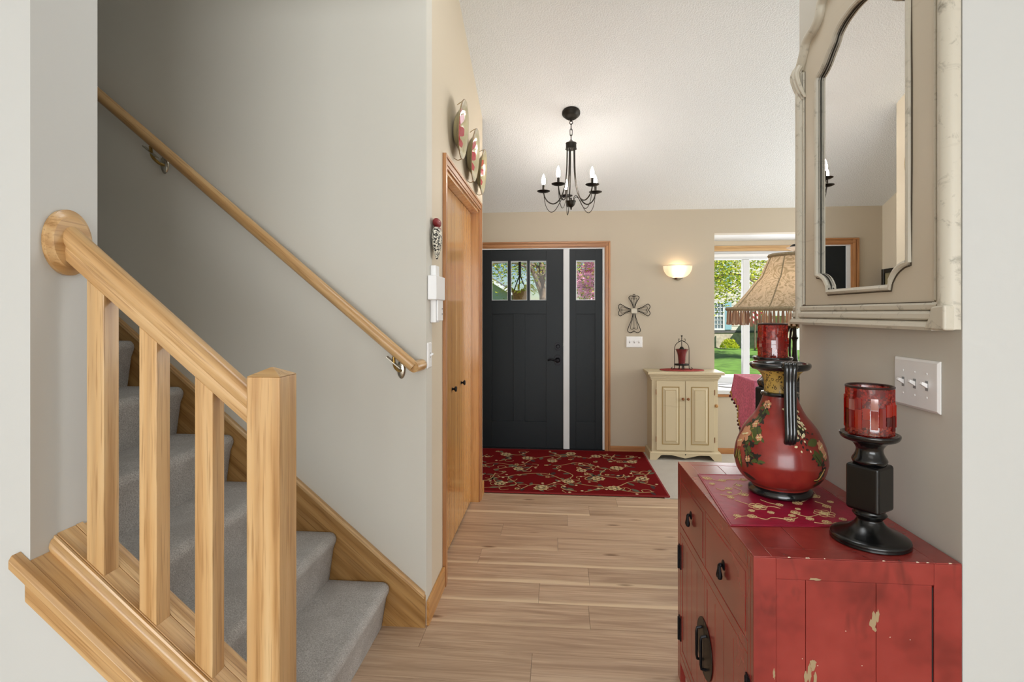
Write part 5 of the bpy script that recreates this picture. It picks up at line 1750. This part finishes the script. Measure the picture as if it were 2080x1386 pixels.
LX, LY = 1.276, 3.010
lp = thing('table_lamp', 'lit lamp with a bell shaped damask shade and long fringe on the tall console', 'lamp', (LX, LY, KZ))
B0 = KZ + .0006
MB().lathe(sm2([(0.0001, B0), (.095, B0), (.100, B0 + .008), (.085, B0 + .018), (.045, B0 + .028), (.022, B0 + .045), (.016, B0 + .07), (.022, B0 + .09), (.014, B0 + .11), (.011, B0 + .20), (.018, B0 + .22), (.010, B0 + .24), (.009, B0 + .40), (.0001, B0 + .40)], 3), (LX, LY, 0), 32).build('base', 'bronze', lp, smooth=True)
for k in range(3):
    a = 2 * pi * k / 3 + 3.6
    d = Vector((cos(a), sin(a), 0)); o = Vector((LX, LY, B0))
    pp = lambda r, zz: o + d * r + Vector((0, 0, zz))
    MB().tube(smooth_path([pp(.012, .03), pp(.050, .06), pp(.074, .13), pp(.070, .20), pp(.050, .262), pp(.02, .285), pp(.010, .27)], 5), .0065, 8).build('scroll', 'bronze', lp, smooth=True)
MB().lathe(sm2([(.0001, B0 + .268), (.055, B0 + .280), (.075, B0 + .292), (.070, B0 + .298), (.0001, B0 + .30)], 2), (LX, LY, 0), 24).build('gold_collar', 'brass', lp, smooth=True)
MB().ball((LX, LY, B0 + .44), .030, 16, 10, (1, 1, 1.3)).build('bulb', 'lamp_bulb', lp, smooth=True)
sprof = sm2([(.340, 1.428), (.304, 1.452), (.242, 1.525), (.200, 1.580), (.177, 1.603), (.150, 1.665), (.124, 1.722)], 4)
NS = 72
m = MB()
rings = []
for i in range(NS):
    a = 2 * pi * i / NS
    g = .012 * abs(sin(a * 4)) ** .5
    rings.append([m.bm.verts.new((LX + r * (1 - .045 + g * 3.6 * .9) * cos(a), LY + r * (1 - .045 + g * 3.6 * .9) * sin(a), z)) for r, z in sprof])
for i in range(NS):
    A, B = rings[i], rings[(i + 1) % NS]
    for j in range(len(sprof) - 1): m.bm.faces.new((A[j], B[j], B[j + 1], A[j + 1]))
shade = m.build('lamp_shade', 'shade_fabric', lp, smooth=True)
def shade_r(a, r): return r * (.955 + .0389 * abs(sin(a * 4)) ** .5)
for r, z, w_ in ((.342, 1.432, .012), (.125, 1.722, .011)):
    m = MB().tube([(LX + shade_r(a, r) * cos(a), LY + shade_r(a, r) * sin(a), z) for a in frange(0, 2 * pi * 71 / 72, 72)], w_, 6, closed=True)
    m.build('shade_braid', 'shade_trim', shade, smooth=True)
m = MB()
for k in range(8):
    a = pi / 4 * k
    m.tube([(LX + shade_r(a, r + .002) * cos(a), LY + shade_r(a, r + .002) * sin(a), z) for r, z in sprof], .0035, 6)
m.build('shade_seams', 'shade_trim', shade, smooth=True)
m = MB()
rr = random.Random(4)
NF = 92
for i in range(NF):
    a = 2 * pi * i / NF
    r = shade_r(a, .340)
    x, y = LX + r * cos(a), LY + r * sin(a)
    ln = .078 + rr.uniform(-.006, .006)
    w0 = .0062
    m.tube([(x, y, 1.424), (x, y, 1.424 - ln * .25), (x, y, 1.424 - ln * .8), (x, y, 1.424 - ln)], [w0 * .45, w0 * .8, w0, w0 * 1.3], 6)
fr = m.build('bead_fringe', 'fringe', shade, smooth=True)
fr['kind'] = 'stuff'
m = MB().lathe(sm2([(.0001, 1.745), (.012, 1.747), (.024, 1.756), (.040, 1.764), (.036, 1.768), (.0001, 1.769)], 2), (LX, LY, 0), 24)
m.build('glass_finial', 'white_plastic', lp, smooth=True)
m = MB().lathe(sm2([(.0001, 1.784), (.010, 1.783), (.022, 1.774), (.024, 1.769), (.0001, 1.769)], 2), (LX, LY, 0), 20)
m.tube([(LX, LY, 1.45), (LX, LY, 1.745)], .004, 6)
for k in range(3):
    a = 2 * pi * k / 3
    m.tube([(LX, LY, 1.722), (LX + .118 * cos(a), LY + .118 * sin(a), 1.722)], .002, 5)
m.build('finial_cap', 'bronze', lp, smooth=True)

# ================================================================== OUTDOORS
G = -0.25
MB().box(-60, 60, 12.4, 14.9, G - .1, G - .001).build('sidewalk', 'concrete')['kind'] = 'structure'
MB().box(-60, 60, 5.6, 12.4, G - .1, G).build('driveway', 'concrete')['kind'] = 'structure'
gr = MB().box(-60, 60, 14.9, 60, G - .1, G).build('lawn', 'grass')
tag(gr, 'bright green front lawn across the street seen through the bay window', 'lawn', kind='stuff')
R = random.Random(8)
# porch
po = struct_root('porch', (-0.3, 6.8, 0))
MB().box(-1.8, 1.25, 5.6, 8.2, -0.25, -0.02).build('porch_slab', 'concrete', po)
MB().box(-1.8, 1.25, 5.6, 8.2, 2.32, 2.42).build('soffit', 'white_frame', po)
MB().box(-1.8, 1.25, 8.05, 8.22, 2.19, 2.32).build('beam', 'white_frame', po)
for x in (-1.75, 1.13):
    MB().box(x, x + .1, 8.08, 8.18, -.02, 2.19).build('post', 'white_frame', po)
# hanging basket
bx, by = -0.575, 7.85
hb = thing('hanging_basket', 'coir hanging basket with spiky leaves hanging from the porch beyond the door', 'plant', (bx, by, 1.6))
MB().lathe(sm2([(.0001, 1.57), (.09, 1.572), (.105, 1.60), (.112, 1.70), (.116, 1.735), (.108, 1.738), (.0001, 1.73)], 3), (bx, by, 0), 28).build('pot', 'coir', hb, smooth=True)
m = MB()
for k in range(3):
    a = 2 * pi * k / 3 + .5
    m.tube([(bx, by, 1.98), (bx + .11 * cos(a), by + .11 * sin(a), 1.735)], .008, 5)
m.tube([(bx, by, 1.97), (bx, by, 2.32)], .022, 6)
m.build('hanger', 'black_metal', hb)
m = MB()
for i in range(46):
    a = R.uniform(0, 2 * pi); ln = R.uniform(.12, .27); up = R.uniform(-.02, .10)
    o = Vector((bx + .10 * cos(a), by + .10 * sin(a), 1.73)); d = Vector((cos(a), sin(a), 0)); sd = Vector((-sin(a), cos(a), 0))
    P = [o, o + d * ln * .5 + Vector((0, 0, up)), o + d * ln + Vector((0, 0, up * .3 - .04))]
    w_ = R.uniform(.012, .026)
    m.poly([P[0] - sd * w_ * .5, P[1] - sd * w_, P[2], P[1] + sd * w_, P[0] + sd * w_ * .5])
m.build('leaves', 'leaf_yellow', hb, recalc=False)

def house(label, x0, x1, y, z_eave, base_h, depth, gable_front, roof_over=.5, shut=True, wins=(), mat='siding'):
    h = thing('house', label, 'house', ((x0 + x1) / 2, y, G))
    MB().box(x0, x1, y, y + depth, G + base_h, z_eave).build('wall', mat, h)
    if base_h:
        MB().box(x0 - .03, x1 + .03, y - .06, y + depth, G, G + base_h).build('stone_base', 'stone_base', h)
        MB().box(x0 - .05, x1 + .05, y - .10, y + .05, G + base_h, G + base_h + .09).build('belt_course', 'roof_shingle', h)
    # siding boards, proud of the wall
    m = MB()
    z = G + base_h + .12
    while z < z_eave - .15:
        m.prism([(x0, y, z), (x0, y - .022, z), (x0, y - .004, z + .19), (x0, y, z + .19)], (x1 - x0, 0, 0))
        z += .2
    sb = m.build('siding_boards', mat, h); sb['kind'] = 'stuff'
    if gable_front:
        mx = (x0 + x1) / 2; ap = z_eave + (x1 - x0) / 2 * .62
        MB().prism([(x0, y, z_eave), (x1, y, z_eave), (mx, y, ap)], (0, depth, 0)).build('gable', mat, h)
        for s in (1, -1):
            e = mx + s * ((x1 - x0) / 2 + .5); ze = z_eave - .5 * .62
            MB().prism([(mx, y - roof_over, ap + .02), (e, y - roof_over, ze + .02), (e, y - roof_over, ze + .20), (mx, y - roof_over, ap + .20)], (0, depth + roof_over * 2, 0)).build('roof', 'roof_shingle', h)
            MB().prism([(mx, y - roof_over - .03, ap - .02), (e, y - roof_over - .03, ze - .02), (e, y - roof_over - .03, ze + .2), (mx, y - roof_over - .03, ap + .2)], (0, .03, 0)).build('fascia', 'white_frame', h)
    else:
        MB().prism([(x0 - .4, y - roof_over, z_eave), (x0 - .4, y + depth / 2, z_eave + depth * .3), (x0 - .4, y + depth / 2, z_eave + depth * .3 + .2), (x0 - .4, y - roof_over, z_eave + .2)], (x1 - x0 + .8, 0, 0)).build('roof', 'roof_shingle', h)
        MB().box(x0 - .4, x1 + .4, y - roof_over - .03, y - roof_over, z_eave - .05, z_eave + .22).build('fascia', 'white_frame', h)
    for a, b, c, d in wins:
        m = MB()
        t = .09
        m.box(a - t, a, y - .07, y, c - t, d + t).box(b, b + t, y - .07, y, c - t, d + t).box(a, b, y - .07, y, d, d + t).box(a, b, y - .07, y, c - t, c)
        m.box(a, b, y - .06, y, (c + d) / 2 - .04, (c + d) / 2 + .04)
        f = m.build('window', 'white_frame', h)
        m = MB()
        for i in range(1, 3):
            xx = a + (b - a) * i / 3
            m.box(xx - .015, xx + .015, y - .05, y - .03, c, d)
        for i in (1, 2, 4, 5):
            zz = c + (d - c) * i / 6
            m.box(a, b, y - .05, y - .03, zz - .015, zz + .015)
        m.build('muntins', 'white_frame', f)
        MB().box(a, b, y - .032, y - .026, c, d).build('pane', 'far_glass', f)
        if shut:
            MB().box(b + t + .0, b + t + .30, y - .08, y - .024, c - .06, d + .06).build('shutter', 'shutter_blue', h)
            MB().box(a - t - .30, a - t - .0, y - .08, y - .024, c - .06, d + .06).build('shutter', 'shutter_blue', h)
    return h
HB = house('pale two storey house with blue shutters seen through the bay window', 3.4, 10.6, 26.0, 5.6, .72, 8.0, False, wins=((7.36, 7.74, .68, 1.86), (7.36, 7.74, 2.75, 3.75), (5.2, 5.7, .72, 1.9), (5.2, 5.7, 2.75, 3.75)))
MB().box(9.05, 12.2, 24.8, 26.0, 1.28, 1.55).build('porch_roof', 'siding_grey', HB)
for x in (9.15, 9.55, 10.6):
    MB().box(x, x + .16, 24.9, 25.06, G, 1.28).build('porch_post', 'white_frame', HB)
house('pale gabled house seen through the left pane of the front door', -12.0, -3.1, 32.0, 2.7, 0, 8.0, True, wins=((-6.2, -5.2, .9, 2.1),), shut=False, mat='siding')
house('grey house behind the trees far right', 11.6, 22, 36.0, 5.0, .5, 8.0, False, mat='siding_grey')

def tree(label, x, y, h, crown, mats, leaf, n, seed, trunk_r=.16, limbs=9, lean=0.0, droop=0.0):
    """trunk with limbs as one mesh, foliage as a cloud of single leaves around the twigs"""
    t = thing('tree', label, 'tree', (x, y, G))
    r = random.Random(seed)
    m = MB()
    top = Vector((x + lean, y, G + h * .55))
    m.tube(smooth_path([(x, y, G + .001), (x + lean * .3, y, G + h * .25), tuple(top)], 5), [trunk_r * q for q in frange(1.15, .55, 11)], 10)
    tips = []
    for i in range(limbs):
        a = 2 * pi * i / limbs + r.uniform(-.3, .3)
        st = Vector((x + lean * .5, y, G + h * r.uniform(.3, .55)))
        end = Vector((x + lean + crown * cos(a) * r.uniform(.6, 1.0), y + crown * sin(a) * r.uniform(.6, 1.0), G + h * r.uniform(.5, .95) - droop))
        mid = (st + end) / 2 + Vector((r.uniform(-.2, .2), r.uniform(-.2, .2), r.uniform(.1, .5)))
        P = smooth_path([st, mid, end], 6)
        m.tube(P, [trunk_r * .42 * q for q in frange(1, .15, len(P))], 6)
        tips += P[4:]
        for _ in range(4):
            q = P[r.randrange(4, len(P))]
            e2 = q + Vector((r.uniform(-1, 1), r.uniform(-1, 1), r.uniform(-.4, .6))) * crown * .42
            P2 = smooth_path([q, (q + e2) / 2 + Vector((0, 0, .1)), e2], 4)
            m.tube(P2, [trunk_r * .14 * s for s in frange(1, .2, len(P2))], 5)
            tips += P2[2:]
    m.build('trunk', 'bark', t, smooth=True)
    for mt, share in mats:
        m = MB()
        for _ in range(int(n * share)):
            c = r.choice(tips) + Vector((r.gauss(0, 1), r.gauss(0, 1), r.gauss(0, .8))) * crown * .13
            u = Vector((r.uniform(-1, 1), r.uniform(-1, 1), r.uniform(-.6, .6))).normalized()
            v = u.cross(Vector((r.uniform(-1, 1), r.uniform(-1, 1), r.uniform(-1, 1)))).normalized()
            s = leaf * r.uniform(.6, 1.2)
            m.poly([c - u * s, c + v * s * .5, c + u * s, c - v * s * .5])
        f = m.build('foliage', mt, t, recalc=False)
        f['kind'] = 'stuff'
    return t
tree('young street tree with fresh yellow green leaves seen through the bay window', 4.05, 17.0, 6.2, 3.3, (('leaf_yellow', .75), ('leaf_green', .25)), .055, 17000, 2, .15, 14, 0.0, 1.1)
tree('leafy tree with a stout trunk seen through the right pane of the front door', -0.34, 13.0, 6.0, 2.4, (('leaf_green', .5), ('leaf_yellow', .5)), .036, 11000, 5, .11, 11, -.1, 1.0)
tree('pink blossoming tree right outside the sidelight', 0.80, 10.4, 3.7, .85, (('blossom', .72), ('leaf_green', .12), ('leaf_yellow', .16)), .034, 12000, 9, .06, 10)
tree('tall green tree at the right of the bay view', 9.0, 18.5, 6.8, 2.5, (('leaf_yellow', .7), ('leaf_green', .3)), .06, 15000, 12, .2, 10)
for i, (x, y, s) in enumerate(((7.75, 25.0, .42), (9.0, 24.1, .40), (6.4, 25.0, .4))):
    sh_ = thing('shrub', ['low round shrub under the far house window', 'low round shrub by the far house porch', 'low round shrub at the left of the far house'][i], 'shrub', (x, y, G))
    m = MB()
    r = random.Random(60 + i)
    for _ in range(420):
        d = Vector((r.gauss(0, 1), r.gauss(0, 1), abs(r.gauss(0, 1)))).normalized() * s * r.uniform(.6, 1)
        c = Vector((x, y, G + .075)) + d
        u = Vector((r.uniform(-1, 1), r.uniform(-1, 1), r.uniform(-1, 1))).normalized(); v = u.cross(Vector((.3, .5, .8))).normalized()
        m.poly([c - u * .06, c + v * .03, c + u * .06, c - v * .03])
    f = m.build('foliage', 'leaf_yellow' if i < 2 else 'leaf_green', sh_, recalc=False); f['kind'] = 'stuff'
fl = thing('flag', 'small striped flag on a pole in front of the far house', 'flag', (8.72, 24.6, G))
MB().tube([(8.72, 24.6, G), (8.72, 24.6, 2.1)], .035, 8).build('pole', 'bark', fl)
m = MB(); 
for k in range(7):
    if k % 2 == 0: m.box(8.76, 9.10, 24.58, 24.60, 1.0 + .09 * k, 1.09 + .09 * k)
m.xform(Matrix.Translation((8.76, 0, 1.6)) @ Matrix.Rotation(radians(35), 4, 'Y') @ Matrix.Translation((-8.76, 0, -1.6)))
m.build('red_stripes', 'flag_red', fl)
m = MB()
for k in range(7):
    if k % 2 == 1: m.box(8.76, 9.10, 24.58, 24.60, 1.0 + .09 * k, 1.09 + .09 * k)
m.xform(Matrix.Translation((8.76, 0, 1.6)) @ Matrix.Rotation(radians(35), 4, 'Y') @ Matrix.Translation((-8.76, 0, -1.6)))
m.build('white_stripes', 'flag_white', fl)
